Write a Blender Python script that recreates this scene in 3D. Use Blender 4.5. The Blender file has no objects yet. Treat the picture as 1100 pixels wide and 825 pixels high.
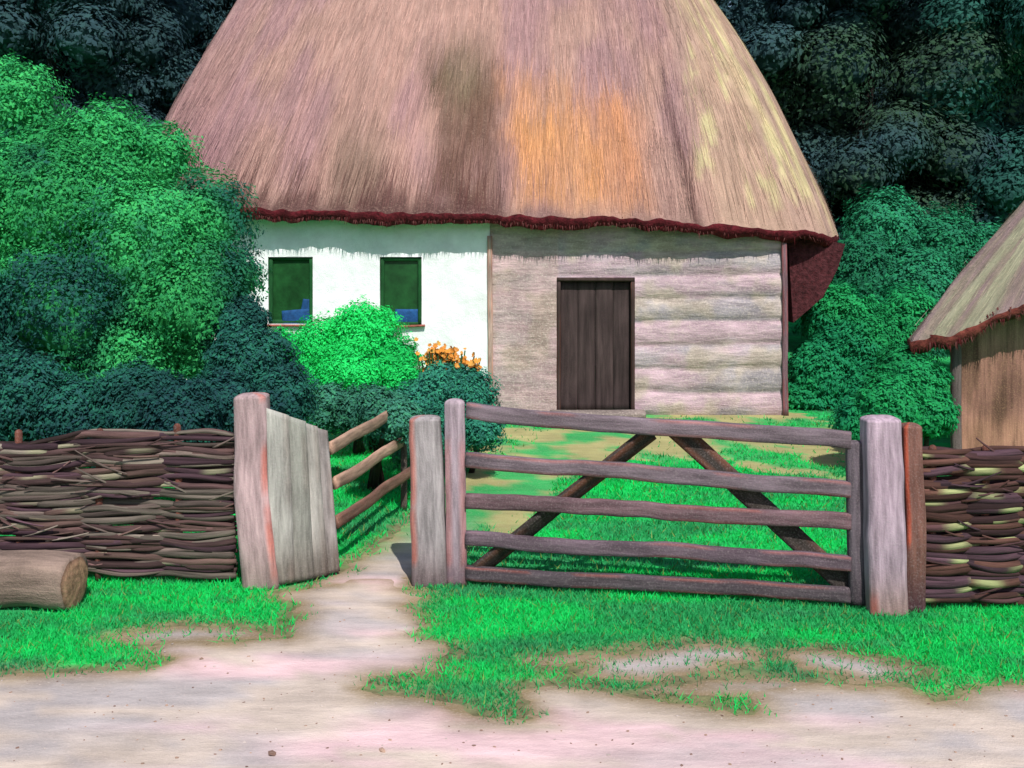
import bpy, math, random
import numpy as np
from mathutils import Vector
from mathutils.geometry import delaunay_2d_cdt

S = bpy.context.scene
C = S.collection
rng = np.random.default_rng(7)
random.seed(7)

# ------------------------------------------------------------------ camera, world, sun, exposure
EYE, F, HZ = 2.53, 1200.0, 260.0           # eye height (m), focal length and horizon of the 1100x825 photo
cam = bpy.data.cameras.new('camera')
co = bpy.data.objects.new('camera', cam)
C.objects.link(co)
co.location = (0, 0, EYE)
co.rotation_euler = (math.radians(90), 0, 0)
cam.sensor_width = 36
cam.lens = F / 1100 * 36
cam.shift_y = -(412.5 - HZ) / 1100
cam.clip_end = 1000
S.camera = co

SUN_EL, SUN_AZ, SUN_STR, SKY_STR = 50.0, 14.0, 3.7, 0.09   # az: degrees to the right of straight behind the camera
w = bpy.data.worlds.new('World')
S.world = w
w.use_nodes = True
nt = w.node_tree
sky = nt.nodes.new('ShaderNodeTexSky')
sky.sky_type = 'NISHITA'
sky.sun_disc = False
sky.sun_elevation = math.radians(SUN_EL)
sky.sun_rotation = math.radians(180 - SUN_AZ)
nt.links.new(sky.outputs[0], nt.nodes['Background'].inputs[0])
nt.nodes['Background'].inputs[1].default_value = SKY_STR
sl = bpy.data.lights.new('sun', 'SUN')
sl.energy = SUN_STR
sl.angle = math.radians(0.6)
sl.color = (1.0, 0.955, 0.89)
so = bpy.data.objects.new('sun', sl)
C.objects.link(so)
so.location = (3, -10, 20)
so.rotation_euler = (math.radians(90 - SUN_EL), 0, math.radians(SUN_AZ))
vs = S.view_settings
S.display_settings.display_device = 'sRGB'
vs.view_transform = 'Standard'
vs.look = 'None'
vs.gamma = 1
vs.use_curve_mapping = False
vs.exposure = 0.42

# ------------------------------------------------------------------ helpers
def srgb(r, g, b):
    def f(c):
        c /= 255.0
        return c / 12.92 if c <= 0.04045 else ((c + 0.055) / 1.055) ** 2.4
    return np.array([f(r), f(g), f(b)])

def P(px, py, d):
    """point at depth d (m) on the sight line of photo pixel px, py"""
    return np.array([(px - 550) / F * d, d, EYE + (HZ - py) / F * d])

def GP(px, py):
    """ground point under photo pixel"""
    d = EYE * F / (py - HZ)
    return np.array([(px - 550) / F * d, d])

def _hash(ix, iy, iz):
    h = (ix.astype(np.int64) * 374761393 + iy.astype(np.int64) * 668265263 + iz.astype(np.int64) * 2147483647) & 0xffffffff
    h = ((h ^ (h >> 13)) * 1274126177) & 0xffffffff
    h = ((h ^ (h >> 16)) * 2246822519) & 0xffffffff
    return ((h ^ (h >> 15)) & 0xffff) / 65535.0

def vnoise(p):
    p = np.asarray(p, float)
    i = np.floor(p).astype(np.int64)
    f = p - i
    f = f * f * (3 - 2 * f)
    r = 0
    for dx in (0, 1):
        for dy in (0, 1):
            for dz in (0, 1):
                wgt = (f[:, 0] if dx else 1 - f[:, 0]) * (f[:, 1] if dy else 1 - f[:, 1]) * (f[:, 2] if dz else 1 - f[:, 2])
                r = r + wgt * _hash(i[:, 0] + dx, i[:, 1] + dy, i[:, 2] + dz)
    return r

def fbm(p, octv=4):
    p = np.asarray(p, float)
    a, s, r = 0.5, 0.0, 0
    for k in range(octv):
        r = r + a * vnoise(p * (2 ** k) + 17.3 * k)
        s += a
        a *= 0.5
    return r / s

def sstep(a, b, x):
    t = np.clip((x - a) / (b - a), 0, 1)
    return t * t * (3 - 2 * t)

def tag(o, label=None, cat=None, group=None, kind=None):
    if label: o['label'] = label
    if cat: o['category'] = cat
    if group: o['group'] = group
    if kind: o['kind'] = kind
    return o

def thing(name, label, cat, loc, group=None):
    o = bpy.data.objects.new(name, None)
    o.empty_display_size = 0.1
    C.objects.link(o)
    o.location = loc
    return tag(o, label, cat, group)

WLOC = {}
def wloc(o):
    p = np.zeros(3)
    while o is not None:
        p = p + np.array(o.location)
        o = o.parent
    return p

def obj(name, v, f, mat, parent=None, gc=None, col=None, smooth=True):
    """v, f in world space; linked as one mesh object under parent (attributes: gc = grain coordinates, col = base colour)"""
    v = np.asarray(v, float)
    base = wloc(parent) if parent is not None else np.zeros(3)
    lo = np.zeros(3)
    me = bpy.data.meshes.new(name)
    vl = v - base
    if isinstance(f, np.ndarray):
        n, k = f.shape
        me.vertices.add(len(vl)); me.vertices.foreach_set('co', vl.astype(np.float32).ravel())
        me.loops.add(n * k); me.loops.foreach_set('vertex_index', f.astype(np.int32).ravel())
        me.polygons.add(n)
        me.polygons.foreach_set('loop_start', np.arange(0, n * k, k, dtype=np.int32))
        me.polygons.foreach_set('loop_total', np.full(n, k, dtype=np.int32))
        me.update(calc_edges=True)
    else:
        me.from_pydata([tuple(x) for x in vl], [], [tuple(int(i) for i in q) for q in f])
        me.update()
    if gc is None: gc = v
    a = me.attributes.new('gc', 'FLOAT_VECTOR', 'POINT')
    a.data.foreach_set('vector', np.asarray(gc, np.float32).ravel())
    if col is not None:
        col = np.asarray(col, float)
        if col.ndim == 1: col = np.tile(col, (len(v), 1))
        c4 = np.ones((len(v), 4), np.float32); c4[:, :3] = col
        a = me.attributes.new('col', 'FLOAT_COLOR', 'POINT')
        a.data.foreach_set('color', c4.ravel())
    me.polygons.foreach_set('use_smooth', np.full(len(me.polygons), smooth))
    me.materials.append(mat)
    o = bpy.data.objects.new(name, me)
    C.objects.link(o)
    if parent is not None: o.parent = parent
    return o

class MB:
    """collects shapes (world space) that become one mesh"""
    def __init__(s): s.v, s.f, s.g, s.c, s.n = [], [], [], [], 0
    def add(s, v, f, gc=None, col=(0.5, 0.5, 0.5)):
        v = np.asarray(v, float)
        s.v.append(v); s.g.append(v if gc is None else np.asarray(gc, float))
        col = np.asarray(col, float)
        s.c.append(np.tile(col, (len(v), 1)) if col.ndim == 1 else col)
        s.f += [tuple(int(i) + s.n for i in q) for q in f]
        s.n += len(v)
    def build(s, name, mat, parent=None, smooth=True):
        return obj(name, np.vstack(s.v), s.f, mat, parent, np.vstack(s.g), np.vstack(s.c), smooth)

def N(tree, typ, **kw):
    n = tree.nodes.new(typ)
    for k, v in kw.items(): setattr(n, k, v)
    return n

def pmat(name, scale=(6, 6, 6), contrast=0.5, speck=None, speck_amt=0.3, speck_scale=90, bump=0.4, rough=0.9, bump_dist=0.02, spec=0.2, big=0.25, lo=0.35):
    """base colour from 'col', broken up by grain noise along 'gc', large mottling and pastel-like speckle"""
    m = bpy.data.materials.new(name)
    m.use_nodes = True
    t = m.node_tree
    b = t.nodes['Principled BSDF']
    b.inputs['Roughness'].default_value = rough
    b.inputs['Specular IOR Level'].default_value = spec
    gc = N(t, 'ShaderNodeAttribute', attribute_name='gc')
    col = N(t, 'ShaderNodeAttribute', attribute_name='col')
    mp = N(t, 'ShaderNodeMapping'); mp.inputs['Scale'].default_value = scale
    t.links.new(gc.outputs['Vector'], mp.inputs[0])
    n1 = N(t, 'ShaderNodeTexNoise'); n1.inputs['Scale'].default_value = 1; n1.inputs['Detail'].default_value = 6; n1.inputs['Roughness'].default_value = 0.62
    t.links.new(mp.outputs[0], n1.inputs['Vector'])
    n3 = N(t, 'ShaderNodeTexNoise'); n3.inputs['Scale'].default_value = 1.7; n3.inputs['Detail'].default_value = 4
    t.links.new(gc.outputs['Vector'], n3.inputs['Vector'])
    n2 = N(t, 'ShaderNodeTexNoise'); n2.inputs['Scale'].default_value = speck_scale; n2.inputs['Detail'].default_value = 5; n2.inputs['Roughness'].default_value = 0.7
    t.links.new(gc.outputs['Vector'], n2.inputs['Vector'])
    r1 = N(t, 'ShaderNodeMapRange'); r1.inputs['From Min'].default_value = lo; r1.inputs['From Max'].default_value = 0.68
    r1.inputs['To Min'].default_value = 1 - contrast; r1.inputs['To Max'].default_value = 1 + contrast * 0.55
    t.links.new(n1.outputs[0], r1.inputs[0])
    r3 = N(t, 'ShaderNodeMapRange'); r3.inputs['From Min'].default_value = 0.3; r3.inputs['From Max'].default_value = 0.7
    r3.inputs['To Min'].default_value = 1 - big; r3.inputs['To Max'].default_value = 1 + big
    t.links.new(n3.outputs[0], r3.inputs[0])
    mu = N(t, 'ShaderNodeMath', operation='MULTIPLY')
    t.links.new(r1.outputs[0], mu.inputs[0]); t.links.new(r3.outputs[0], mu.inputs[1])
    vm = N(t, 'ShaderNodeVectorMath', operation='SCALE')
    t.links.new(col.outputs['Color'], vm.inputs[0]); t.links.new(mu.outputs[0], vm.inputs['Scale'])
    out = vm.outputs[0]
    if speck is not None:
        r2 = N(t, 'ShaderNodeMapRange'); r2.inputs['From Min'].default_value = 0.5; r2.inputs['From Max'].default_value = 0.78
        r2.inputs['To Min'].default_value = 0; r2.inputs['To Max'].default_value = speck_amt
        t.links.new(n2.outputs[0], r2.inputs[0])
        mx = N(t, 'ShaderNodeMix', data_type='RGBA')
        mx.inputs['B'].default_value = (*speck, 1)
        t.links.new(r2.outputs[0], mx.inputs['Factor']); t.links.new(out, mx.inputs['A'])
        out = mx.outputs['Result']
    t.links.new(out, b.inputs['Base Color'])
    if bump:
        ad = N(t, 'ShaderNodeMath', operation='MULTIPLY_ADD'); ad.inputs[1].default_value = 0.5
        t.links.new(n2.outputs[0], ad.inputs[0]); t.links.new(n1.outputs[0], ad.inputs[2])
        bp = N(t, 'ShaderNodeBump'); bp.inputs['Strength'].default_value = bump; bp.inputs['Distance'].default_value = bump_dist
        t.links.new(ad.outputs[0], bp.inputs['Height']); t.links.new(bp.outputs[0], b.inputs['Normal'])
    return m

def leafmat(name, transl=0.25, rough=0.6):
    m = bpy.data.materials.new(name)
    m.use_nodes = True
    t = m.node_tree
    b = t.nodes['Principled BSDF']
    b.inputs['Roughness'].default_value = rough
    b.inputs['Specular IOR Level'].default_value = 0.04
    col = N(t, 'ShaderNodeAttribute', attribute_name='col')
    t.links.new(col.outputs['Color'], b.inputs['Base Color'])
    tr = N(t, 'ShaderNodeBsdfTranslucent'); t.links.new(col.outputs['Color'], tr.inputs[0])
    mx = N(t, 'ShaderNodeMixShader'); mx.inputs[0].default_value = transl
    t.links.new(b.outputs[0], mx.inputs[1]); t.links.new(tr.outputs[0], mx.inputs[2])
    t.links.new(mx.outputs[0], t.nodes['Material Output'].inputs[0])
    return m

M = {
    'thatch': pmat('thatch', (11, 1.4, 1), 0.24, tuple(srgb(225, 190, 170)), 0.3, 38, 0.9, 0.95, 0.05, big=0.14),
    'eave': pmat('eave_cut_straw', (16, 16, 16), 0.6, tuple(srgb(120, 36, 44)), 0.3, 30, 0.8, 0.95, 0.04),
    'straw': leafmat('straw_ends', 0.1, 0.9),
    'plaster': pmat('limewash_plaster', (5, 5, 5), 0.1, None, 0, 60, 0.8, 0.95, 0.02, big=0.06),
    'timber': pmat('weathered_timber', (3.2, 18, 18), 0.3, tuple(srgb(220, 206, 196)), 0.7, 34, 0.9, 0.92, 0.02, big=0.2),
    'wood': pmat('grey_wood', (26, 26, 3.2), 0.42, tuple(srgb(185, 172, 172)), 0.26, 75, 0.7, 0.9, 0.012, big=0.2),
    'door': pmat('dark_door_wood', (16, 16, 1.4), 0.45, tuple(srgb(95, 75, 75)), 0.2, 60, 0.6, 0.85, 0.012),
    'rod': pmat('wattle_rods', (40, 40, 3), 0.5, None, 0, 80, 0.7, 0.85, 0.01),
    'bark': pmat('bark', (14, 14, 2), 0.55, None, 0, 60, 0.8, 0.95, 0.03),
    'log': pmat('log_bark', (2.2, 18, 18), 0.45, tuple(srgb(190, 165, 145)), 0.3, 70, 0.8, 0.95, 0.02),
    'hut': pmat('shed_boards', (13, 13, 1.0), 0.5, tuple(srgb(215, 170, 130)), 0.35, 60, 0.7, 0.92, 0.02, big=0.3),
    'leaf': leafmat('leaves'),
    'dleaf': leafmat('dark_leaves', 0.12, 0.7),
    'grass': leafmat('grass_blades', 0.3),
    'ground': pmat('turf', (9, 9, 9), 0.35, None, 0, 70, 0.8, 1.0, 0.03, big=0.25),
    'dirt': pmat('trodden_dirt', (3, 9, 9), 0.16, tuple(srgb(225, 205, 200)), 0.3, 60, 0.6, 1.0, 0.02, big=0.16),
    'pane': pmat('window_glass', (6, 6, 6), 0.4, None, 0, 60, 0.1, 0.35, 0.003, spec=0.35),
    'paint': pmat('old_paint', (20, 20, 5), 0.3, None, 0, 60, 0.4, 0.75, 0.006),
    'petal': leafmat('petals', 0.2),
}

def beam(p0, p1, w, h, segs=24, side=(1, 0, 0), jit=0.012, taper=(1, 1), round0=0.0, round1=0.0, col=(0.3, 0.3, 0.3), edge=None, edge_side=0,
         nround=16, power=4.0, seed=None, bow=0.0, gaxis=2, top_slope=0.0, endcol=None):
    """hand-hewn beam from p0 to p1: rounded-square section, wobble, optional rounded ends, stain along the arrises.
    returns v, f, gc, col.  side = direction of the width w."""
    p0, p1 = np.array(p0, float), np.array(p1, float)
    L = np.linalg.norm(p1 - p0)
    ax = (p1 - p0) / L
    sd = np.array(side, float); sd -= ax * sd.dot(ax); sd /= np.linalg.norm(sd)
    up = np.cross(ax, sd)
    seed = rng.integers(0, 9999) if seed is None else seed
    ts = np.linspace(0, 1, segs + 1)
    if round1: ts = np.concatenate([ts[:-1][ts[:-1] < 1 - round1 / L], 1 - round1 / L * (1 - np.sin(np.linspace(0, math.pi / 2, 7)))])
    if round0: ts = np.concatenate([round0 / L * (1 - np.cos(np.linspace(0, math.pi / 2, 7))), ts[ts > round0 / L]])
    an = np.linspace(0, 2 * math.pi, nround, endpoint=False) + math.pi / nround
    cs, sn = np.cos(an), np.sin(an)
    rr = (np.abs(cs) ** power + np.abs(sn) ** power) ** (-1 / power)
    V, G, K = [], [], []
    for t in ts:
        sc = taper[0] + (taper[1] - taper[0]) * t
        dist1, dist0 = (1 - t) * L, t * L
        if round1 and dist1 < round1: sc *= max(0.12, math.sqrt(max(0, 1 - (1 - dist1 / round1) ** 2.2)))
        if round0 and dist0 < round0: sc *= max(0.12, math.sqrt(max(0, 1 - (1 - dist0 / round0) ** 2.2)))
        q = np.array([[t * L * 1.6, seed * 1.7, 0.0], [t * L * 1.6, seed * 1.7, 9.0]])
        o = (fbm(q, 3) - 0.5) * 2 * jit * 2.0
        c = p0 + ax * t * L + sd * (o[0]) + up * (o[1] + bow * math.sin(math.pi * t))
        x = cs * rr * w / 2 * sc
        y = sn * rr * h / 2 * sc
        nn = fbm(np.stack([np.full(nround, t * L * 4), an * 1.1 + seed, np.full(nround, seed * 0.37)], 1), 3) - 0.5
        x = x * (1 + nn * jit * 9); y = y * (1 + nn * jit * 9)
        pts = c + np.outer(x, sd) + np.outer(y, up)
        if top_slope: pts = pts - np.outer(np.full(nround, 1.0), up) * 0 + np.outer(x * top_slope * t, ax)
        V.append(pts)
        g = np.stack([x + seed * 0.61, y + seed * 0.23, np.full(nround, t * L + seed * 0.11)], 1)
        if gaxis == 0: g = g[:, [2, 0, 1]]
        G.append(g)
        k = np.tile(np.asarray(col, float), (nround, 1))
        if endcol is not None:
            e = sstep(0.35, 0.0, t * L / min(L, 1.2))
            k = k * (1 - e) + np.asarray(endcol) * e
        if edge is not None:
            # stained arris: the corners of the section on the chosen side
            corner = np.clip((rr / rr.max() - 0.95) / 0.04, 0, 1) * (cs * (1 if edge_side >= 0 else -1) > 0 if edge_side else 1.0)
            amt = (0.55 if nround > 20 else 0.3) * corner * sstep(0.42, 0.62, float(fbm(np.array([[t * L * 3.1, seed, 4.0]]), 3)[0]))
            k = k * (1 - amt[:, None]) + np.asarray(edge) * amt[:, None]
        K.append(k)
    n = len(ts)
    f = []
    for i in range(n - 1):
        for j in range(nround):
            a, b = i * nround + j, i * nround + (j + 1) % nround
            f.append((a, b, b + nround, a + nround))
    f.append(tuple(range(nround - 1, -1, -1)))
    f.append(tuple(range((n - 1) * nround, n * nround)))
    return np.vstack(V), f, np.vstack(G), np.vstack(K)

def bobj(name, mat, parent, *a, **kw):
    v, f, g, k = beam(*a, **kw)
    return obj(name, v, f, mat, parent, g, k)

def tube(path, rad, ns=6, col=(0.2, 0.2, 0.2), seed=0.0):
    path = np.asarray(path, float)
    n = len(path)
    rad = np.broadcast_to(np.asarray(rad, float), (n,))
    tg = np.gradient(path, axis=0); tg /= np.linalg.norm(tg, axis=1)[:, None] + 1e-9
    ref = np.array([0, 0, 1.0]) if abs(tg[:, 2]).mean() < 0.8 else np.array([1.0, 0, 0])
    s = np.cross(tg, ref); s /= np.linalg.norm(s, axis=1)[:, None] + 1e-9
    u = np.cross(s, tg)
    an = np.linspace(0, 2 * math.pi, ns, endpoint=False)
    v = (path[:, None, :] + rad[:, None, None] * (np.cos(an)[None, :, None] * s[:, None, :] + np.sin(an)[None, :, None] * u[:, None, :]))
    ln = np.concatenate([[0], np.cumsum(np.linalg.norm(np.diff(path, axis=0), axis=1))])
    g = np.stack([np.tile(np.cos(an) * 0.04, (n, 1)) + seed, np.tile(np.sin(an) * 0.04, (n, 1)) + seed * 0.3, np.tile(ln[:, None], (1, ns))], 2)
    f = []
    for i in range(n - 1):
        for j in range(ns):
            a, b = i * ns + j, i * ns + (j + 1) % ns
            f.append((a, b, b + ns, a + ns))
    f.append(tuple(range(ns - 1, -1, -1))); f.append(tuple(range((n - 1) * ns, n * ns)))
    col = np.asarray(col, float)
    if col.ndim == 2: col = np.repeat(col, ns, axis=0)
    return v.reshape(-1, 3), f, g.reshape(-1, 3), col

def inpoly(x, y, poly):
    poly = np.asarray(poly); r = np.zeros(len(x), bool)
    j = len(poly) - 1
    for i in range(len(poly)):
        xi, yi = poly[i]; xj, yj = poly[j]
        with np.errstate(divide='ignore', invalid='ignore'):
            c = ((yi > y) != (yj > y)) & (x < (xj - xi) * (y - yi) / (yj - yi + 1e-12) + xi)
        r ^= c
        j = i
    return r

def rough_outline(poly, step=0.035, amp=0.05, seed=0, fq=5):
    poly = np.asarray(poly, float); out = []
    for i in range(len(poly)):
        a, b = poly[i], poly[(i + 1) % len(poly)]
        n = max(1, min(int(np.linalg.norm(b - a) / step), 400))
        for k in range(n): out.append(a + (b - a) * k / n)
    out = np.array(out)
    # smooth corners a little, then roughen
    for _ in range(3): out = (np.roll(out, 1, 0) + 2 * out + np.roll(out, -1, 0)) / 4
    q = np.stack([out[:, 0] * fq, out[:, 1] * fq, np.full(len(out), seed * 3.1)], 1)
    out[:, 0] += (fbm(q, 4) - 0.5) * 2 * amp * 3.5
    out[:, 1] += (fbm(q + 50, 4) - 0.5) * 2 * amp
    return out

def dist_to(out, p):
    d = np.full(len(p), 1e9)
    for k in range(0, len(p), 2000):
        s = p[k:k + 2000]
        d[k:k + 2000] = np.sqrt(((s[:, None, :] - out[None]) ** 2).sum(2).min(1))
    return d

def sheet(name, poly, z, colfn, mat, grid=0.12, amp=0.05, seed=0):
    """flat sheet with a rough natural outline; colfn(xy, distance to edge) gives the surface's own colour"""
    out = rough_outline(poly, amp=amp, seed=seed)
    x0, y0 = out.min(0); x1, y1 = out.max(0)
    gx, gy = np.meshgrid(np.arange(x0, x1, grid), np.arange(y0, y1, grid))
    p = np.stack([gx.ravel(), gy.ravel()], 1)
    p = p[inpoly(p[:, 0], p[:, 1], out)]
    d = dist_to(out, p)
    p = p[d > grid * 0.4]
    pts = [Vector(q) for q in out] + [Vector(q) for q in p]
    n = len(out)
    r = delaunay_2d_cdt(pts, [], [list(range(n))], 1, 1e-5)
    v2 = np.array([tuple(q) for q in r[0]])
    v = np.column_stack([v2, 0.0007 + (z - 0.0007) * sstep(0.0, 0.1, dist_to(out, v2))])
    o = obj(name, v, r[2], mat, None, v, colfn(v2, dist_to(out, v2)), True)
    # keep faces looking up
    me = o.data
    if len(me.polygons) and me.polygons[0].normal.z < 0: me.flip_normals()
    tag(o, kind='structure')
    return out

# ------------------------------------------------------------------ ground, lane, path
lane_px = [(-700, 735), (0, 724), (70, 722), (165, 719), (188, 708), (150, 694), (175, 690), (250, 690), (325, 686), (318, 668), (305, 640), (330, 632), (362, 619),
           (440, 619), (446, 640), (444, 664), (455, 688), (484, 704), (476, 719), (392, 730), (392, 743), (470, 752), (525, 770), (560, 775), (575, 752), (560, 742), (610, 735),
           (680, 750), (800, 768), (826, 766), (818, 752), (735, 747), (730, 738), (860, 736), (985, 738), (1003, 755), (1040, 742), (1100, 738), (2100, 748), (3300, 2700), (-2400, 2700)]
lane_xy = np.array([GP(*q) for q in lane_px])
path_px = [(333, 632), (362, 612), (398, 592), (440, 562), (470, 535), (505, 506), (540, 492), (600, 462), (660, 452), (705, 452), (690, 470), (640, 492), (610, 508), (575, 548), (530, 556), (505, 580), (470, 600), (447, 622), (444, 634)]
path_xy = np.array([GP(*q) for q in path_px])
earth_px = [(495, 470), (560, 446), (700, 441), (850, 441), (940, 470), (960, 515), (915, 530), (850, 512), (800, 506), (760, 490), (715, 500), (680, 492), (640, 505), (610, 525), (590, 555), (545, 575), (500, 580)]
earth_xy = np.array([GP(*q) for q in earth_px])
worn_px = [[(620, 724), (660, 706), (720, 694), (790, 692), (815, 700), (790, 712), (745, 726), (690, 734)], [(838, 704), (880, 698), (950, 703), (975, 722), (985, 733), (930, 736), (895, 722)],
           [(120, 684), (190, 672), (240, 674), (310, 683), (240, 690), (150, 692)], [(560, 712), (600, 704), (650, 702), (660, 708), (600, 716)], [(690, 742), (760, 733), (850, 728), (930, 738), (820, 748), (740, 747)], [(190, 706), (240, 697), (330, 690), (260, 704), (200, 716)]]
worn_xy = [np.array([GP(*q) for q in pl]) for pl in worn_px]

ax_ = np.unique(np.concatenate([np.arange(-7, 7.01, 0.07), np.linspace(7, 30, 30), np.linspace(30, 400, 20), -np.linspace(7, 30, 30), -np.linspace(30, 400, 20)]))
ay_ = np.unique(np.concatenate([np.linspace(-60, 4, 20), np.arange(4, 17, 0.09), np.linspace(17, 40, 30), np.linspace(40, 500, 20)]))
gx, gy = np.meshgrid(ax_, ay_)
gv = np.column_stack([gx.ravel(), gy.ravel(), np.zeros(gx.size)])
far = sstep(22, 60, gv[:, 1])
gv[:, 2] += far * (fbm(gv * 0.02 + 3, 3) - 0.3) * 3
nx, ny = len(ax_), len(ay_)
ii = np.arange(nx * ny).reshape(ny, nx)
gf = np.stack([ii[:-1, :-1], ii[:-1, 1:], ii[1:, 1:], ii[1:, :-1]], 2).reshape(-1, 4)
n_ = fbm(np.column_stack([gv[:, 0] * 0.8, gv[:, 1] * 2.6, gv[:, 2]]), 4)
n2_ = fbm(np.column_stack([gv[:, 0] * 3, gv[:, 1] * 7, gv[:, 2] + 8]), 3)
G_HI, G_MID, G_LO = np.array([0.012, 0.56, 0.115]), np.array([0.03, 0.36, 0.11]), np.array([0.05, 0.24, 0.11])
def grass_col(n, n2):
    c = G_MID + (G_HI - G_MID) * sstep(0.4, 0.56, n)[:, None]
    return c + (G_LO - c) * (sstep(0.56, 0.75, n2) * 0.6)[:, None]


G_SOIL = srgb(138, 120, 92)
PINK, BEIGE, SOIL, GREY = srgb(212, 180, 182), srgb(192, 176, 164), srgb(134, 112, 96), srgb(172, 163, 162)
def dirt_col(p, d):
    q = np.column_stack([p[:, 0] * 0.7, p[:, 1] * 2.4, np.zeros(len(p))])
    a, b = fbm(q + 4, 4), fbm(q * 2.5 + 31, 4)
    c = GREY + (PINK - GREY) * sstep(0.4, 0.6, a)[:, None]
    c = c + (BEIGE - c) * (sstep(0.45, 0.62, b))[:, None]
    e = sstep(0.3, 0.0, d) * sstep(0.3, 0.52, fbm(np.column_stack([p * 3, p[:, 0]]), 3))
    e = np.maximum(e * 0.8, sstep(0.14, 0.02, d + (fbm(np.column_stack([p * 6, p[:, 0]]), 3) - 0.5) * 0.12))
    return 1.06 * (c + (G_SOIL - c) * e[:, None])
lane_out = sheet('dirt_lane', lane_xy, 0.006, dirt_col, M['dirt'], 0.1, 0.06, 1)
def path_col(p, d):
    t = sstep(8.6, 10.5, p[:, 1])[:, None]
    return dirt_col(p, d) * (1 - t) + earth_col(p, d) * t
def earth_col(p, d):
    n = fbm(np.column_stack([p * 2.2, p[:, 0]]), 4)
    n = n + 0.16 * sstep(13.2, 10.5, p[:, 1])
    return srgb(176, 170, 114) * 0.82 * (1 - sstep(0.46, 0.58, n)[:, None]) + np.array([0.03, 0.36, 0.09]) * sstep(0.46, 0.58, n)[:, None]
path_out = sheet('footpath', path_xy, 0.004, path_col, M['dirt'], 0.1, 0.04, 2)
def earth_col(p, d):
    n = fbm(np.column_stack([p * 2.2, p[:, 0]]), 4)
    n = n + 0.16 * sstep(13.2, 10.5, p[:, 1])
    return srgb(176, 170, 114) * 0.82 * (1 - sstep(0.46, 0.58, n)[:, None]) + np.array([0.03, 0.36, 0.09]) * sstep(0.46, 0.58, n)[:, None]
earth_out = sheet('bare_earth', earth_xy, 0.0015, earth_col, M['dirt'], 0.12, 0.1, 3)
worn_out = [sheet('worn_earth', q, 0.0035 + 0.0002 * i, lambda p, d: 1.0 * (G_SOIL + (GREY - G_SOIL) * sstep(0.02, 0.2, d)[:, None]), M['dirt'], 0.06, 0.07, 5 + i) for i, q in enumerate(worn_xy)]

gcol = grass_col(n_, n2_)
near = (np.abs(gv[:, 0]) < 7) & (gv[:, 1] > 4.2) & (gv[:, 1] < 13)
de = np.full(len(gv), 9.0)
for q in [lane_out, path_out] + worn_out: de[near] = np.minimum(de[near], dist_to(q, gv[near][:, :2]))
em = sstep(0.24, 0.04, de + (fbm(np.column_stack([gv[:, :2] * 4, gv[:, 0]]), 3) - 0.5) * 0.3)
gcol = gcol + (G_SOIL - gcol) * (em * 0.9)[:, None]
obj('ground', gv, gf, M['ground'], None, gv, gcol)['kind'] = 'structure'

# ------------------------------------------------------------------ cottage
WY = 16.3
k16 = F / WY
def wx(px): return (px - 550) / k16
def wz(py): return EYE + (HZ - py) / k16
cottage = thing('cottage', 'thatched cottage with half white plaster and half pinkish timber front', 'cottage', (-0.4, WY, 0))
WL, WR, WS = wx(195), wx(845), wx(526)
WTOP = 3.0

def wall(name, x0, x1, z0, z1, holes, colfn, mat, y=WY, disp=None, step=0.05, reveal=0.16):
    xs = set(np.round(np.arange(x0, x1, step), 4)) | {x1}
    zs = set(np.round(np.arange(z0, z1, step), 4)) | {z1}
    for h in holes:
        for X in h[:2]: xs = {q for q in xs if abs(q - X) > step * 0.4 or q in (x0, x1)} | {X}
        for Z in h[2:]: zs = {q for q in zs if abs(q - Z) > step * 0.4 or q in (z0, z1)} | {Z}
    xs, zs = np.array(sorted(xs)), np.array(sorted(zs))
    X, Z = np.meshgrid(xs, zs)
    v = np.column_stack([X.ravel(), np.full(X.size, y), Z.ravel()])
    if disp is not None: v[:, 1] += disp(v)
    ii = np.arange(X.size).reshape(X.shape)
    f = []
    for i in range(len(zs) - 1):
        for j in range(len(xs) - 1):
            cx, cz = (xs[j] + xs[j + 1]) / 2, (zs[i] + zs[i + 1]) / 2
            if any(h[0] < cx < h[1] and h[2] < cz < h[3] for h in holes): continue
            f.append((ii[i, j], ii[i, j + 1], ii[i + 1, j + 1], ii[i + 1, j]))
    vs_, n = [v], len(v)
    for h in holes:
        q = [(h[0], h[2]), (h[1], h[2]), (h[1], h[3]), (h[0], h[3])]
        vv = np.array([(a, y + 0.0, b) for a, b in q] + [(a, y + reveal, b) for a, b in q])
        vs_.append(vv)
        for k in range(4):
            f.append((n + k, n + (k + 1) % 4, n + 4 + (k + 1) % 4, n + 4 + k))
        n += 8
    v = np.vstack(vs_)
    return obj(name, v, f, mat, cottage, v, colfn(v))

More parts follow.
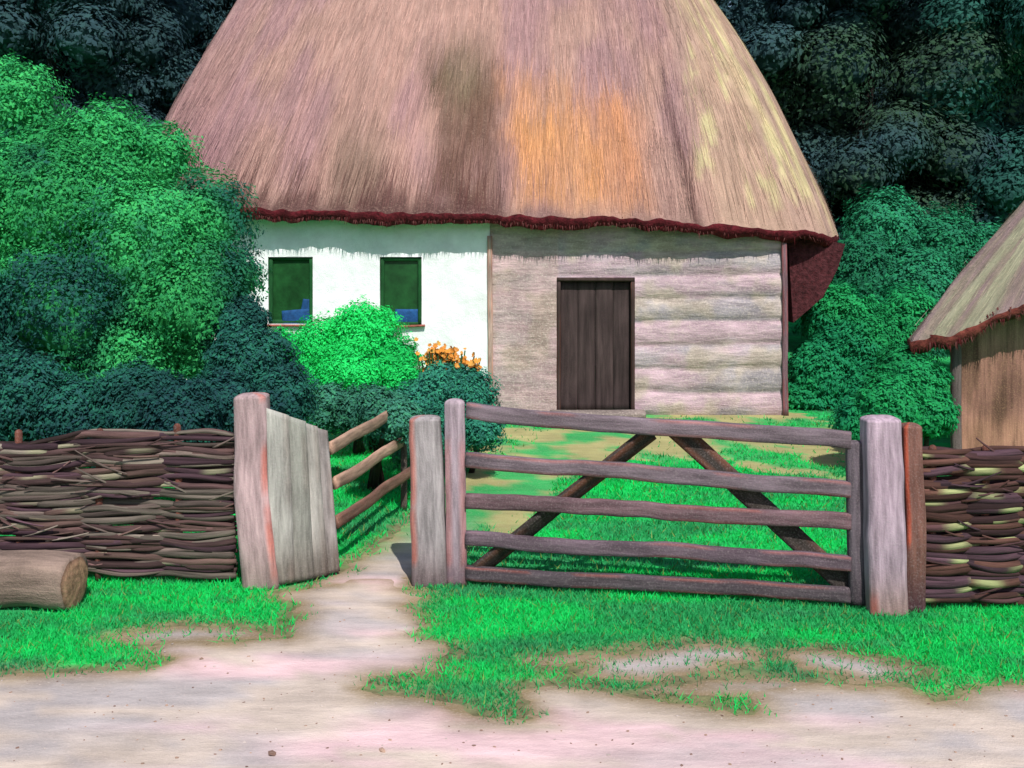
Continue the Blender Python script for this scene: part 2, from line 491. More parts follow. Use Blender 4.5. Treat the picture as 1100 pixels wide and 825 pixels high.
win_px = [(288, 336, 275, 348), (408, 453, 276, 350)]
wins = [(wx(a), wx(b), wz(d), wz(c)) for a, b, c, d in win_px]
def plaster_col(v):
    n = fbm(v * 1.2, 4)
    c = np.tile(np.array([0.85, 0.865, 0.88]), (len(v), 1))
    return c * (0.97 + 0.06 * n)[:, None]
plast = wall('plaster_wall', WL, WS, 0, WTOP, wins, plaster_col, M['plaster'], disp=lambda v: (fbm(v * 2.2, 3) - 0.5) * 0.05)
DOOR = (wx(598), wx(682), 0.0, wz(298))
def board_disp(v):
    z = v[:, 2] + (fbm(v * np.array([0.7, 1, 1]), 2) - 0.5) * 0.12
    t = (z / 0.34) % 1.0
    gap = -0.06 * np.abs(np.sin(math.pi * t)) ** 0.45 + 0.06
    right = v[:, 0] > DOOR[1] - 0.01
    vv = (v[:, 0] / 0.25 + 0.2) % 1.0
    gapv = -0.02 * np.abs(np.sin(math.pi * vv)) ** 0.4 + 0.02
    return np.where(right, gap, np.where(v[:, 0] < DOOR[0] + 0.01, gapv, gap * 0.5)) + (fbm(v * 3, 3) - 0.5) * 0.03
def timber_col(v):
    z = v[:, 2] + (fbm(v * np.array([0.7, 1, 1]), 2) - 0.5) * 0.12
    row = np.floor(z / 0.34)
    a = fbm(np.column_stack([v[:, 0] * 0.9, row * 3.3, v[:, 2] * 3]), 4)
    b = fbm(np.column_stack([v[:, 0] * 2.2, v[:, 2] * 2.5, row * 0 + 7]), 4)
    pink, grey, crm, brn = srgb(184, 158, 168), srgb(158, 150, 156), srgb(192, 180, 166), srgb(140, 118, 112)
    c = grey + (pink - grey) * sstep(0.38, 0.62, a)[:, None]
    c = c + (crm - c) * (sstep(0.54, 0.7, b) * 0.8)[:, None]
    left = (v[:, 0] < DOOR[0] + 0.01)[:, None]
    c = np.where(left, c * 0.5 + srgb(186, 156, 150) * 0.5, c)
    return c + (brn - c) * (sstep(0.55, 0.75, b) * 0.35)[:, None]
timb = wall('timber_wall', WS + 0.004, WR, 0, WTOP, [DOOR], timber_col, M['timber'], disp=board_disp, step=0.035, reveal=0.2)
# other sides of the house
def plain_wall(name, a, b, mat, colr):
    a, b = np.array(a), np.array(b)
    L = np.linalg.norm(b - a); n = int(L / 0.2)
    v, f = [], []
    zs = np.linspace(0, WTOP, 14)
    for z in zs:
        for i in range(n + 1): v.append([*(a + (b - a) * i / n), z])
    v = np.array(v)
    for r in range(13):
        for i in range(n):
            q = r * (n + 1) + i
            f.append((q, q + 1, q + n + 2, q + n + 1))
    return obj(name, v, f, mat, cottage, v, colr)
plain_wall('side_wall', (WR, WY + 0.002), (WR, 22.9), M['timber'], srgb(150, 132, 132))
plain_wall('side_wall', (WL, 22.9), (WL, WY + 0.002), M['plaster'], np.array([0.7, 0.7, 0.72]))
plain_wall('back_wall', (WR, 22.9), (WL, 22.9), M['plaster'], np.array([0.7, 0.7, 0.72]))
bobj('corner_post', M['wood'], cottage, (WS + 0.02, WY - 0.012, 0.0), (WS - 0.0, WY - 0.012, 2.62), 0.075, 0.06, col=srgb(178, 152, 140), edge=srgb(205, 110, 80), jit=0.004)
bobj('corner_post', M['wood'], cottage, (WR - 0.02, WY - 0.012, 0.0), (WR - 0.04, WY - 0.012, 2.7), 0.08, 0.07, col=srgb(120, 92, 100), edge=srgb(170, 60, 50), jit=0.005)
# windows
for q, h in enumerate(wins):
    x0, x1, z0, z1 = h
    xm, zm, y = (x0 + x1) / 2, (z0 + z1) / 2, WY + 0.06
    w_ = MB()
    t_ = 0.06
    GRN = srgb(26, 78, 40)
    for a, b, sdir in (((x0 + 0.002, y, z0 + t_ / 2), (x1 - 0.002, y, z0 + t_ / 2), (0, 0, 1)), ((x0 + 0.002, y, z1 - t_ / 2), (x1 - 0.002, y, z1 - t_ / 2), (0, 0, 1))):
        w_.add(*beam(a, b, t_, 0.06, side=sdir, segs=8, col=GRN, jit=0.001, gaxis=0))
    for xx in (x0 + t_ / 2, x1 - t_ / 2):
        w_.add(*beam((xx, y - 0.003, z0 + 0.004), (xx, y - 0.003, z1 - 0.004), t_, 0.06, segs=8, col=GRN, jit=0.001))
    win = w_.build('window', M['paint'], cottage)
    v = np.array([(x0, y + 0.02, z0), (x1, y + 0.02, z0), (x1, y + 0.02, z1), (x0, y + 0.02, z1)])
    obj('pane', v, [(0, 1, 2, 3)], M['pane'], win, v, srgb(27, 72, 36))
    mb = MB()
    BLU = srgb(30, 76, 128)
    if q == 0:
        mb.add(*beam((x0 + 0.2, y - 0.012, z0 + 0.07), (x1 - 0.05, y - 0.012, z0 + 0.1), 0.24, 0.03, side=(0, 0, 1), segs=10, col=BLU, jit=0.004, gaxis=0))
        mb.add(*beam((x1 - 0.12, y - 0.009, z0 + 0.1), (x1 - 0.1, y - 0.009, z0 + 0.36), 0.16, 0.03, segs=10, col=BLU, jit=0.004, taper=(1, 0.6)))
    else:
        mb.add(*beam((x0 + 0.22, y - 0.012, z0 + 0.13), (x1 - 0.06, y - 0.012, z0 + 0.13), 0.22, 0.03, side=(0, 0, 1), segs=10, col=BLU, jit=0.004, gaxis=0))
    mb.build('blue_board', M['paint'], win)
    bobj('sill', M['wood'], win, (x0 - 0.03, WY - 0.02, z0 - 0.02), (x1 + 0.05, WY - 0.02, z0 - 0.02 + (0.03 if q else 0)), 0.03, 0.1, side=(0, 0, 1), segs=12, col=srgb(150, 84, 72), jit=0.004, gaxis=0)
# door
dm = MB()
x0, x1, z0, z1 = DOOR
for i in range(4):
    a, b = x0 + 0.05 + (x1 - x0 - 0.1) * i / 4, x0 + 0.05 + (x1 - x0 - 0.1) * (i + 1) / 4
    dm.add(*beam(((a + b) / 2, WY + 0.12, 0.04), ((a + b) / 2, WY + 0.12, z1 - 0.05), b - a - 0.002, 0.04, segs=16, col=srgb(66, 54, 54) * (0.92 + 0.16 * random.random()), jit=0.002, power=8))
door = dm.build('door', M['door'], cottage)
fm = MB()
for xx in (x0 + 0.03, x1 - 0.03):
    fm.add(*beam((xx, WY + 0.06, 0.0), (xx, WY + 0.06, z1 - 0.062), 0.06, 0.13, segs=14, col=srgb(62, 50, 48), edge=srgb(120, 66, 50), jit=0.002))
fm.add(*beam((x0 + 0.004, WY + 0.055, z1 - 0.03), (x1 - 0.004, WY + 0.055, z1 - 0.03), 0.06, 0.14, side=(0, 0, 1), segs=10, col=srgb(70, 56, 52), jit=0.002, gaxis=0))
fm.build('door_frame', M['door'], door)
bobj('doorstep', M['timber'], cottage, (x0 - 0.1, WY - 0.19, 0.05), (x1 + 0.12, WY - 0.19, 0.05), 0.1, 0.34, side=(0, 0, 1), segs=12, col=srgb(128, 116, 112), jit=0.006, gaxis=0)

# thatched roof: loft from a rounded eave outline up to the ridge
def resample(pl, n):
    pl = np.asarray(pl, float)
    L = np.concatenate([[0], np.cumsum(np.linalg.norm(np.diff(pl[:, :2], axis=0), axis=1))])
    s = np.linspace(0, L[-1], n)
    return np.stack([np.interp(s, L, pl[:, k]) for k in range(pl.shape[1])], 1)

def smooth(pl, it=40):
    pl = pl.copy()
    for _ in range(it): pl[1:-1] = (pl[:-2] + 2 * pl[1:-1] + pl[2:]) / 4
    return pl

def thatch_roof(parent, front, right, back, left, RL, RR, colfn, rows=80, bulge=0.25, lumps=0.05, cut=(0.1, 0.16), soffit=(0.75, 0.32), eavecol=None, fringe=1500, hip_groove=0.05, bulge_r=0.0, smooth_it=6, loose=7000):
    """front/right/back/left: eave points (x, y, z), each run going counter-clockwise seen from above; RL/RR: ridge ends"""
    RL, RR = np.array(RL), np.array(RR)
    n0, n1, n2, n3 = 380, 120, 60, 70
    parts, ridge, kind = [], [], []
    for pl, n, a, b in ((front, n0, RL, RR), (right, n1, RR, RR), (back, n2, RR, RL), (left, n3, RL, RL)):
        r = resample(pl, n + 1)[:-1]
        t = np.linspace(0, 1, n + 1)[:-1][:, None]
        parts.append(r); ridge.append(a + (b - a) * t); kind.append(t[:, 0])
    ev, rd = np.vstack(parts), np.vstack(ridge)
    # smooth the eave corner rounding
    for _ in range(smooth_it): ev = (np.roll(ev, 1, 0) + 2 * ev + np.roll(ev, -1, 0)) / 4
    n = len(ev)
    rmask = sstep(n0 - 30, n0 + 25, np.arange(n)) * sstep(n0 + n1 + 20, n0 + n1 - 20, np.arange(n))
    tang = np.roll(ev, -1, 0) - np.roll(ev, 1, 0)
    out = np.stack([tang[:, 1], -tang[:, 0], np.zeros(n)], 1); out /= np.linalg.norm(out, axis=1)[:, None] + 1e-9
    s = np.concatenate([[0], np.cumsum(np.linalg.norm(np.diff(ev, axis=0), axis=1))])
    V, Gc = [], []
    for i, v in enumerate(np.linspace(0, 1, rows) ** 1.15):
        p = ev + (rd - ev) * v
        sl = np.linalg.norm(rd - ev, axis=1)
        shr = 1 - 0.7 * v
        q = np.stack([s * 1.0, np.full(n, v * 3.0), np.zeros(n)], 1)
        lum = (fbm(q * np.array([1.1, 1.2, 1]), 3) - 0.5) * 2 * lumps + (fbm(q * np.array([9, 1.3, 1]) + 5, 2) - 0.5) * 2 * lumps * 0.35
        b = (bulge + bulge_r * rmask) * (math.sin(math.pi * min(1, v * 1.02)) ** 0.9 if v < 0.97 else 0.05)
        dn = (out * 0.85 + np.array([0, 0, 0.5]))
        hip = np.zeros(n)
        for hcol in (n0,):
            hip += np.exp(-((np.arange(n) - hcol) / 2.2) ** 2) * hip_groove
        p = p + dn * (b + lum * shr - hip)[:, None]
        if i == 0: p[:, 2] += (fbm(np.stack([s * 6, s * 0, s * 0], 1), 3) - 0.5) * 0.09
        V.append(p); Gc.append(np.stack([s, v * sl, np.full(n, 0.3)], 1))
    V0 = V[0]
    v = np.vstack(V)
    ii = np.arange(rows * n).reshape(rows, n)
    f = np.stack([ii[:-1], np.roll(ii, -1, 1)[:-1], np.roll(ii, -1, 1)[1:], ii[1:]], 2).reshape(-1, 4)
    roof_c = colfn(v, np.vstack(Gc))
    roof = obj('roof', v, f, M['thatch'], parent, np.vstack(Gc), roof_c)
    # single straws lying loose on the slope
    ri, ci = rng.integers(1, int(rows * 0.92), loose), rng.integers(0, n, loose)
    Va = np.stack(V); Ca = roof_c.reshape(rows, n, 3)
    a = Va[ri, ci]; up = Va[ri + 1, ci] - Va[ri - 1, ci]; up /= np.linalg.norm(up, axis=1)[:, None] + 1e-9
    sdv = Va[ri, (ci + 1) % n] - Va[ri, ci - 1]; sdv /= np.linalg.norm(sdv, axis=1)[:, None] + 1e-9
    nr = np.cross(sdv, up)
    up = up + sdv * rng.normal(0, 0.07, (loose, 1))
    L = rng.uniform(0.25, 0.95, (loose, 1)) * (rows / 80) ** 2 * (1 - 0.8 * (ri / rows)[:, None]); wv = sdv * rng.uniform(0.0015, 0.0042, (loose, 1))
    a = a + nr * rng.uniform(0.003, 0.009, (loose, 1)) + sdv * rng.normal(0, 0.04, (loose, 1))
    v = np.stack([a - wv, a + wv, a + up * L + wv * 0.4, a + up * L - wv * 0.4], 1).reshape(-1, 3)
    lc = np.repeat(Ca[ri, ci] * rng.uniform(0.6, 1.5, (loose, 1)), 4, 0)
    ls = obj('loose_straw', v, np.arange(loose * 4).reshape(-1, 4), M['straw'], roof, v, lc)
    ls['kind'] = 'stuff'
    # cut face of the straw and the soffit behind it
    e0 = V0.copy()
    e1 = V0 - out * cut[0] - np.array([0, 0, 1]) * (cut[1] + (fbm(np.stack([s * 3, s * 0 + 3, s * 0], 1), 3) - 0.5) * 0.16)[:, None]
    e2 = V0 - out * soffit[0] + np.array([0, 0, soffit[1]])
    e0b = V0 * 0.75 + e1 * 0.25 + out * 0.035
    ring = [e0, e0b, (e0b + e1) / 2 + out * 0.02, e1, e2]
    v = np.vstack(ring); k = len(ring)
    ii = np.arange(k * n).reshape(k, n)
    f = np.stack([np.roll(ii, -1, 1)[:-1], ii[:-1], ii[1:], np.roll(ii, -1, 1)[1:]], 2).reshape(-1, 4)
    ec = np.tile(eavecol, (len(v), 1)) * (0.6 + 0.8 * fbm(v * np.array([2.5, 2.5, 6]), 3))[:, None]
    obj('eave_edge', v, f, M['eave'], roof, v, ec)
    # loose straw ends along the eave
    idx = rng.integers(0, n, fringe)
    base = V0[idx] * 0.35 + e1[idx] * 0.65 + out[idx] * 0.03 + rng.normal(0, 0.012, (fringe, 3))
    ln = rng.uniform(0.03, 0.11, fringe)[:, None]
    dr = -np.array([0, 0, 1.0]) * 0.75 + out[idx] * rng.uniform(0.1, 0.5, (fringe, 1)) + rng.normal(0, 0.13, (fringe, 3))
    tn = tang[idx] / (np.linalg.norm(tang[idx], axis=1)[:, None] + 1e-9) * rng.uniform(0.006, 0.014, (fringe, 1))
    v = np.stack([base - tn - dr * 0.1, base + tn - dr * 0.1, base + dr * ln], 1).reshape(-1, 3)
    fc = (srgb(96, 58, 56) * rng.uniform(0.5, 1.3, (fringe, 1)))
    fc[rng.random(fringe) < 0.4] = srgb(80, 28, 32)
    fr = obj('straw_fringe', v, np.arange(fringe * 3).reshape(-1, 3), M['straw'], roof, v, np.repeat(fc, 3, 0))
    fr['kind'] = 'stuff'
    return roof

def proj(v): return 550 + v[:, 0] / v[:, 1] * F, HZ - (v[:, 2] - EYE) / v[:, 1] * F
def mixc(c, b, m): return c + (np.asarray(b) - c) * np.clip(m, 0, 1)[:, None]
def roof_col(v, g):
    X, Y = proj(v)
    st = fbm(np.stack([g[:, 0] * 7, g[:, 1] * 0.45, g[:, 2]], 1), 3)
    lo = fbm(np.stack([g[:, 0] * 1.3, g[:, 1] * 0.5, g[:, 2] + 4], 1), 3)
    fi = fbm(np.stack([g[:, 0] * 2.6, g[:, 1] * 1.6, g[:, 2] + 9], 1), 4)
    X0 = X.copy(); Y0 = Y.copy()
    jx = (fi - 0.5) * 55; jy = (fi - 0.5) * 45 + (st - 0.5) * 24
    X = X + jx * 0.6; Y = Y + jy
    c = np.tile(srgb(178, 142, 132), (len(v), 1))
    c = mixc(c, srgb(160, 124, 130), sstep(0.42, 0.62, lo) * 0.7)                            # mauve weathering
    c = mixc(c, srgb(192, 150, 138), sstep(0.5, 0.66, st) * 0.3)
    c = mixc(c, srgb(150, 114, 118), sstep(290, 200, X - Y * 0.0) * 0.7)
    dk = sstep(450, 475, X) * sstep(556, 525, X) * sstep(40, 110, Y)                           # darker brown and olive streaks
    c = mixc(c, srgb(112, 84, 74), dk * (0.6 + 0.4 * sstep(0.3, 0.6, fi)))
    c = mixc(c, srgb(104, 96, 72), np.exp(-((X - 495) / 28) ** 2 - ((Y - 85) / 35) ** 2) * 0.7)
    c = mixc(c, srgb(118, 98, 84), sstep(330, 370, X) * sstep(425, 395, X) * sstep(110, 180, Y) * 0.65)
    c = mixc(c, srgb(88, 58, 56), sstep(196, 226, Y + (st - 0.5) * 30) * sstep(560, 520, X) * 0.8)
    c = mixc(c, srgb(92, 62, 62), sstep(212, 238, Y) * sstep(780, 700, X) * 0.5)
    lim = (X - (Y - 95) * 0.12)
    og = sstep(522, 556, lim) * sstep(706, 655, lim) * sstep(78, 130, Y) * sstep(240, 205, Y)
    c = mixc(c, srgb(212, 150, 94), og * (0.55 + 0.25 * sstep(0.36, 0.56, st)) * (0.75 + 0.25 * sstep(0.3, 0.5, fi)))                # orange patch
    c = mixc(c, srgb(196, 134, 110), og * sstep(600, 690, lim) * 0.5)
    rt = sstep(0, 30, X - (700 + Y * 0.2))
    c = mixc(c, srgb(192, 162, 138), rt * 0.55)
    c = mixc(c, srgb(214, 202, 150), rt * sstep(0.5, 0.62, st) * sstep(0.5, 0.62, fi) * 0.8)
    c = mixc(c, srgb(212, 196, 148), sstep(60, 12, (758 + Y * 0.66 + 10) - X) * sstep(0.46, 0.6, st) * 0.7)
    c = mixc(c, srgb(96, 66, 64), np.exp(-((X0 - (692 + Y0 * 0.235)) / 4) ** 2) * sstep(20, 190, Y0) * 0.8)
    return c * 0.9

def ez(py, d=15.9): return EYE + (HZ - py) / F * d
fr = [(-5.55, 15.95, ez(219)), (-4.4, 15.9, ez(223)), (-1.0, 15.9, ez(230)), (1.6, 15.9, ez(234)), (2.7, 15.92, ez(239))]
rt = [(2.7, 15.92, ez(239)), (3.6, 16.02, ez(245)), (4.35, 16.25, ez(250, 16.2)), (4.8, 16.6, ez(254, 16.6)), (5.02, 17.2, ez(255, 17.2)), (5.1, 18.5, 2.62), (5.05, 21.5, 2.7), (4.6, 23.2, 2.8), (3.6, 23.8, 2.85)]
bk = [(3.6, 23.8, 2.85), (-4.6, 23.8, 2.85)]
lf = [(-4.6, 23.8, 2.85), (-5.5, 23.0, 2.9), (-5.75, 20, 2.95), (-5.72, 17.0, 3.0), (-5.55, 15.95, ez(219))]
RLp, RRp = P(317, -90, 19.8), P(690, -90, 19.8)
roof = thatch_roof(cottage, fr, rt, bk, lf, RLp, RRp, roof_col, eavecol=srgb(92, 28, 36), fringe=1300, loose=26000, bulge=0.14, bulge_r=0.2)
# dark red underside of the low side eave, running back along the end wall
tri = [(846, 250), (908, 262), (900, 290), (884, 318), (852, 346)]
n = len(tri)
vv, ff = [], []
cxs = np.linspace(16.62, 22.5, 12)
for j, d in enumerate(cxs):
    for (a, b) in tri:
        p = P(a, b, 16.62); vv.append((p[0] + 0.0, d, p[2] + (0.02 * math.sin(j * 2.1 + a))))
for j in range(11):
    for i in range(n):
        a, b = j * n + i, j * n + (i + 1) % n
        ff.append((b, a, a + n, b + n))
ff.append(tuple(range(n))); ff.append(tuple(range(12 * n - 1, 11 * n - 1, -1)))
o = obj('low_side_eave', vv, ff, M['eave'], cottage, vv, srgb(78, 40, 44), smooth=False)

# ------------------------------------------------------------------ thatched shed on the right
HY = 12.8
shed = thing('shed', 'small low thatched shed with brown board wall beside the right fence', 'shed', (6.4, HY, 0))
hx0, hx1 = P(1022, 0, HY)[0], 8.6
def shed_col(v):
    a = fbm(np.column_stack([v[:, 0] * 5, v[:, 2] * 0.8, v[:, 1] * 5]), 4)
    b = fbm(v * np.array([1.5, 1.5, 1.0]) + 9, 3)
    c = np.tile(srgb(128, 94, 80), (len(v), 1))
    c = mixc(c, srgb(168, 122, 108), sstep(0.42, 0.62, a))
    c = mixc(c, srgb(190, 140, 118), sstep(0.5, 0.65, b))
    return 0.74 * c
xs = np.arange(hx0, hx1, 0.03); zs = np.linspace(0, 1.9, 30)
X, Z = np.meshgrid(xs, zs)
bd = (X / 0.19 + fbm(np.column_stack([X.ravel() * 0, Z.ravel() * 2, X.ravel() * 0]), 2).reshape(X.shape) * 0.15) % 1.0
v = np.column_stack([X.ravel(), (HY + 0.03 * (1 - np.abs(np.sin(math.pi * bd)) ** 0.35)).ravel() + (fbm(np.column_stack([X.ravel() * 3, Z.ravel(), X.ravel()]), 2) - .5) * 0.03, Z.ravel()])
ii = np.arange(X.size).reshape(X.shape)
f = np.stack([ii[:-1, :-1], ii[:-1, 1:], ii[1:, 1:], ii[1:, :-1]], 2).reshape(-1, 4)
obj('board_wall', v, f, M['hut'], shed, v, shed_col(v))
def shed_wall(a, b):
    a, b = np.array(a), np.array(b); n = 40
    p = np.array([a + (b - a) * i / n for i in range(n + 1)])
    zs = np.linspace(0, 1.42, 12)
    v = np.vstack([np.column_stack([p, np.full(n + 1, z)]) for z in zs])
    ii = np.arange(len(v)).reshape(12, n + 1)
    f = np.stack([ii[:-1, :-1], ii[:-1, 1:], ii[1:, 1:], ii[1:, :-1]], 2).reshape(-1, 4)
    obj('side_wall', v, f, M['hut'], shed, v, srgb(120, 90, 78))
shed_wall((hx0 + 1.4, 16.0), (hx0, HY + 0.002)); shed_wall((hx1, HY + 0.002), (hx1, 16.0)); shed_wall((hx1, 16.0), (hx0 + 1.4, 16.0))
bobj('corner_post', M['wood'], shed, (hx0 + 0.05, HY - 0.03, 0), (hx0 + 0.04, HY - 0.03, 1.55), 0.11, 0.1, col=srgb(96, 84, 82), jit=0.008)
def shed_roof_col(v, g):
    st = fbm(np.stack([g[:, 0] * 6, g[:, 1] * 0.5, g[:, 2]], 1), 3)
    c = np.tile(srgb(146, 132, 120), (len(v), 1))
    c = mixc(c, srgb(166, 166, 138), sstep(0.5, 0.64, st) * 0.8)
    c = mixc(c, srgb(150, 124, 130), sstep(0.48, 0.36, st) * 0.6)
    return c * 0.78
e = lambda px, py, d: tuple(P(px, py, d))
sfr = [e(974, 364, 12.5), e(1002, 362, 12.4), e(1022, 360, 12.38), e(1050, 350, 12.4), e(1085, 331, 12.4), e(1130, 318, 12.4), e(1200, 318, 12.4), (9.2, 12.4, 1.5)]
srt = [(9.2, 12.4, 1.5), (9.5, 14.2, 1.5), (9.2, 16.4, 1.5)]
sbk = [(9.2, 16.4, 1.5), (6.3, 16.4, 1.5)]
slf = [(6.3, 16.4, 1.4), (5.7, 14.8, 1.42), (4.92, 13.3, 1.42), e(974, 364, 12.5)]
thatch_roof(shed, sfr, srt, sbk, slf, P(1172, 138, 14.2), P(1240, 138, 14.2), shed_roof_col, rows=50, bulge=0.05, lumps=0.035, cut=(0.05, 0.13), soffit=(0.35, 0.02), eavecol=srgb(104, 52, 44), fringe=700, hip_groove=0.0, smooth_it=14)

# ------------------------------------------------------------------ wattle fences
def wattle(name, label, A, B, h, rows, rad, palette, stake_step, ztop=None, stake_over=0.07, pale=None, pale_p=0.0, seed=1, group=None, stakecol=srgb(104, 62, 52), base=0.03):
    r = np.random.default_rng(seed)
    A, B = np.array(A, float), np.array(B, float)
    L = np.linalg.norm(B - A); ax = (B - A) / L; nm = np.array([ax[1], -ax[0]])
    fence = thing(name, label, 'fence', (A[0] / 2 + B[0] / 2, A[1] / 2 + B[1] / 2, 0), group)
    mb = MB()
    for k in [q * 0.5 for q in range(rows * 2)]:
        back = (k % 1) > 0.2; k = int(k)
        z0 = base + rad + (h - base) * k / rows
        s = 0.0
        while s < L:
            l = min(r.uniform(0.9, 2.2), L - s)
            if L - s - l < 0.35: l = L - s
            t = np.arange(s, s + l + 0.001, 0.03)
            if len(t) < 4: break
            ph = (k + back) % 2 * math.pi
            yo = 0.04 * np.sin(math.pi * t / stake_step + ph)
            zz = z0 + (fbm(np.stack([t * 1.6, t * 0 + k * 5.3 + seed, t * 0], 1), 3) - 0.5) * 0.11 + (0.008 * np.sin(t * 7 + k))
            if ztop is not None: zz = zz * (1 + ztop(t / L) * (zz / h))
            zz = zz + (0.02 if back else 0)
            rr = rad * r.uniform(0.65, 1.35) * (0.85 + 0.3 * fbm(np.stack([t * 3, t * 0 + k, t * 0 + 2], 1), 2))
            rr[:2] *= (0.6, 0.85); rr[-2:] *= (0.85, 0.6)
            path = np.column_stack([A[0] + ax[0] * t + nm[0] * yo, A[1] + ax[1] * t + nm[1] * yo, np.maximum(zz, rad * 0.6)])
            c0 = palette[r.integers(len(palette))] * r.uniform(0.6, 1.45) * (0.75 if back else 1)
            col = np.tile(c0, (len(t), 1))
            if pale is not None and not back:
                for cc in np.arange(s, s + l, stake_step):
                    if r.random() < pale_p:
                        m = r.uniform(0.5, 1) * sstep(0.13, 0.03, np.abs(t - cc - stake_step / 2 - r.uniform(-0.2, 0.2)))
                        col = mixc(col, pale * r.uniform(0.7, 1.15), m)
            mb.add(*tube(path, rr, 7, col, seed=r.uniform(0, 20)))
            s += l * 0.985
    for q in range(int(L * 22)):                                  # broken ends and stray twigs
        t0, z0 = r.uniform(0.1, L - 0.1), r.uniform(0.1, h - 0.03)
        p0 = np.array([*(A + ax * t0 + nm * 0.035), z0])
        dr = np.array([*(ax * r.choice([-1, 1]) + nm * r.uniform(0.05, 0.35)), r.normal(0.05, 0.25)])
        ln_ = r.uniform(0.1, 0.34)
        tt = np.linspace(0, 1, 5)[:, None]
        mb.add(*tube(p0 + dr * ln_ * tt + np.array([0, 0, 0.03]) * tt ** 2, np.linspace(0.011, 0.005, 5), 5, palette[r.integers(len(palette))] * r.uniform(0.7, 1.9), seed=r.uniform(0, 20)))
    mb.build('woven_rods', M['rod'], fence)
    s = 0.12
    while s < L:
        p = A + ax * s
        hh = h * (1 + (ztop(s / L) if ztop else 0)) + stake_over * r.uniform(0.6, 1.4)
        bobj('stake', M['wood'], fence, (*p, 0), (p[0] + r.normal(0, 0.01), p[1], hh), 0.055, 0.055, segs=12, power=2.0, jit=0.006, round1=0.03, col=stakecol * r.uniform(0.8, 1.2))
        s += stake_step
    return fence
dL = 8.33
wp = [srgb(104, 78, 76), srgb(88, 66, 66), srgb(112, 88, 82), srgb(120, 104, 98), srgb(96, 70, 80), srgb(134, 122, 112)]
wattle('wattle_fence', 'dark brown woven wattle fence behind the lying log and beside the plank panel', (-6.2, 8.42), (P(256, 0, dL)[0], dL - 0.02), 1.06, 38, 0.0225, [q * 0.72 for q in wp], 0.6, stake_over=0.09,
       pale=srgb(150, 146, 120), pale_p=0.17, seed=3, ztop=lambda t: 0.02 * np.sin(t * 9))
wp2 = [srgb(96, 66, 62), srgb(84, 58, 60), srgb(108, 74, 66), srgb(88, 64, 74)]
wattle('wattle_fence', 'reddish brown wattle fence with pale olive strips in front of the small shed', (P(984, 0, 7.72)[0], 7.72), (7.4, 7.9), 1.08, 28, 0.028, [q * 0.75 for q in wp2], 0.36, stake_over=0.05,
       pale=srgb(176, 184, 128), pale_p=0.46, seed=11)

# ------------------------------------------------------------------ gate, posts, panel, rails
ORG = srgb(206, 92, 58)
def post(name, label, cat, base_px, top_px, w_px, d, depth, col, rnd=0.035, edge=ORG, edge_side=0, group=None, taper=(1.05, 0.95), endcol=None, power=5.5, jit=0.012):
    b = P(base_px[0], base_px[1], d); t = P(top_px[0], top_px[1], d)
    b[2] = 0; 
    k = F / d
    o = bobj(name, M['wood'], None, b - np.array([0, 0, 0.02]), t, w_px / k, depth, segs=36, round1=rnd, col=col, edge=edge, edge_side=edge_side, taper=taper, jit=jit, endcol=endcol, nround=32, power=power)
    # move the origin to the base
    me = o.data
    for vtx in me.vertices: vtx.co -= Vector(b)
    o.location = b
    return tag(o, label, cat, group)
post('gate_post', 'thick pinkish weathered post with rounded top at the end of the left fence', 'post', (280, 628), (269, 422), 38, 8.22, 0.2, srgb(176, 150, 152), edge_side=1, endcol=srgb(142, 122, 118))
post('gate_post', 'short grey post with rounded top between the footpath and the field gate', 'post', (462, 625), (458, 446), 36, 8.3, 0.2, srgb(158, 150, 152), edge_side=-1, endcol=srgb(112, 96, 98), taper=(1.1, 0.92))
post('gate_post', 'broad pale mauve post at the right end of the field gate', 'post', (950, 654), (947, 446), 40, 7.66, 0.22, srgb(174, 152, 166), edge_side=-1, edge=srgb(214, 84, 54), endcol=srgb(150, 122, 118))
post('fence_post', 'narrow dark brown post between the pale post and the right fence', 'post', (981, 656), (979, 454), 21, 7.68, 0.14, srgb(116, 80, 72), edge_side=-1, edge=srgb(206, 84, 50), endcol=srgb(74, 50, 56))

# field gate
gate = thing('field_gate', 'closed wooden five bar field gate with two diagonal braces', 'gate', (0.9, 7.98, 0.06))
D0, D1 = 8.25, 7.72
def gd(px): return D0 + (D1 - D0) * (px - 490) / (920 - 490)
def gp(px, py, off=0.0):
    p = P(px, py, gd(px)); p[1] += off; return p
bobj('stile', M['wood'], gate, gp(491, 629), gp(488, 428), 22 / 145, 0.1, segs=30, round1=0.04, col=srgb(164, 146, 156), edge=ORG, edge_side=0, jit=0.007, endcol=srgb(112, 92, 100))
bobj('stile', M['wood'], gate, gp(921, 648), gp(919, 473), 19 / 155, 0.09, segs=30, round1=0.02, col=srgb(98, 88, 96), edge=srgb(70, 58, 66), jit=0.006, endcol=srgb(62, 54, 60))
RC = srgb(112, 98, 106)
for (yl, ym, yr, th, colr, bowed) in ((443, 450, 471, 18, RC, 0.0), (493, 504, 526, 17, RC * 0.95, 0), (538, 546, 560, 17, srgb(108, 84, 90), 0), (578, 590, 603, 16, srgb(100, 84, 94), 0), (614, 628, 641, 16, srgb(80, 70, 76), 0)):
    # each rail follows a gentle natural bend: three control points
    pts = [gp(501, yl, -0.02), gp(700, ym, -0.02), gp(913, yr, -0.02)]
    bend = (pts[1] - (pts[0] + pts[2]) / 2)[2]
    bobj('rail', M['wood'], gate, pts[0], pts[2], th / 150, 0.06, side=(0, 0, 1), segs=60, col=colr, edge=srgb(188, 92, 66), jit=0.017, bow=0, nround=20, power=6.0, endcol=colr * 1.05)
    o = gate.children[-1]
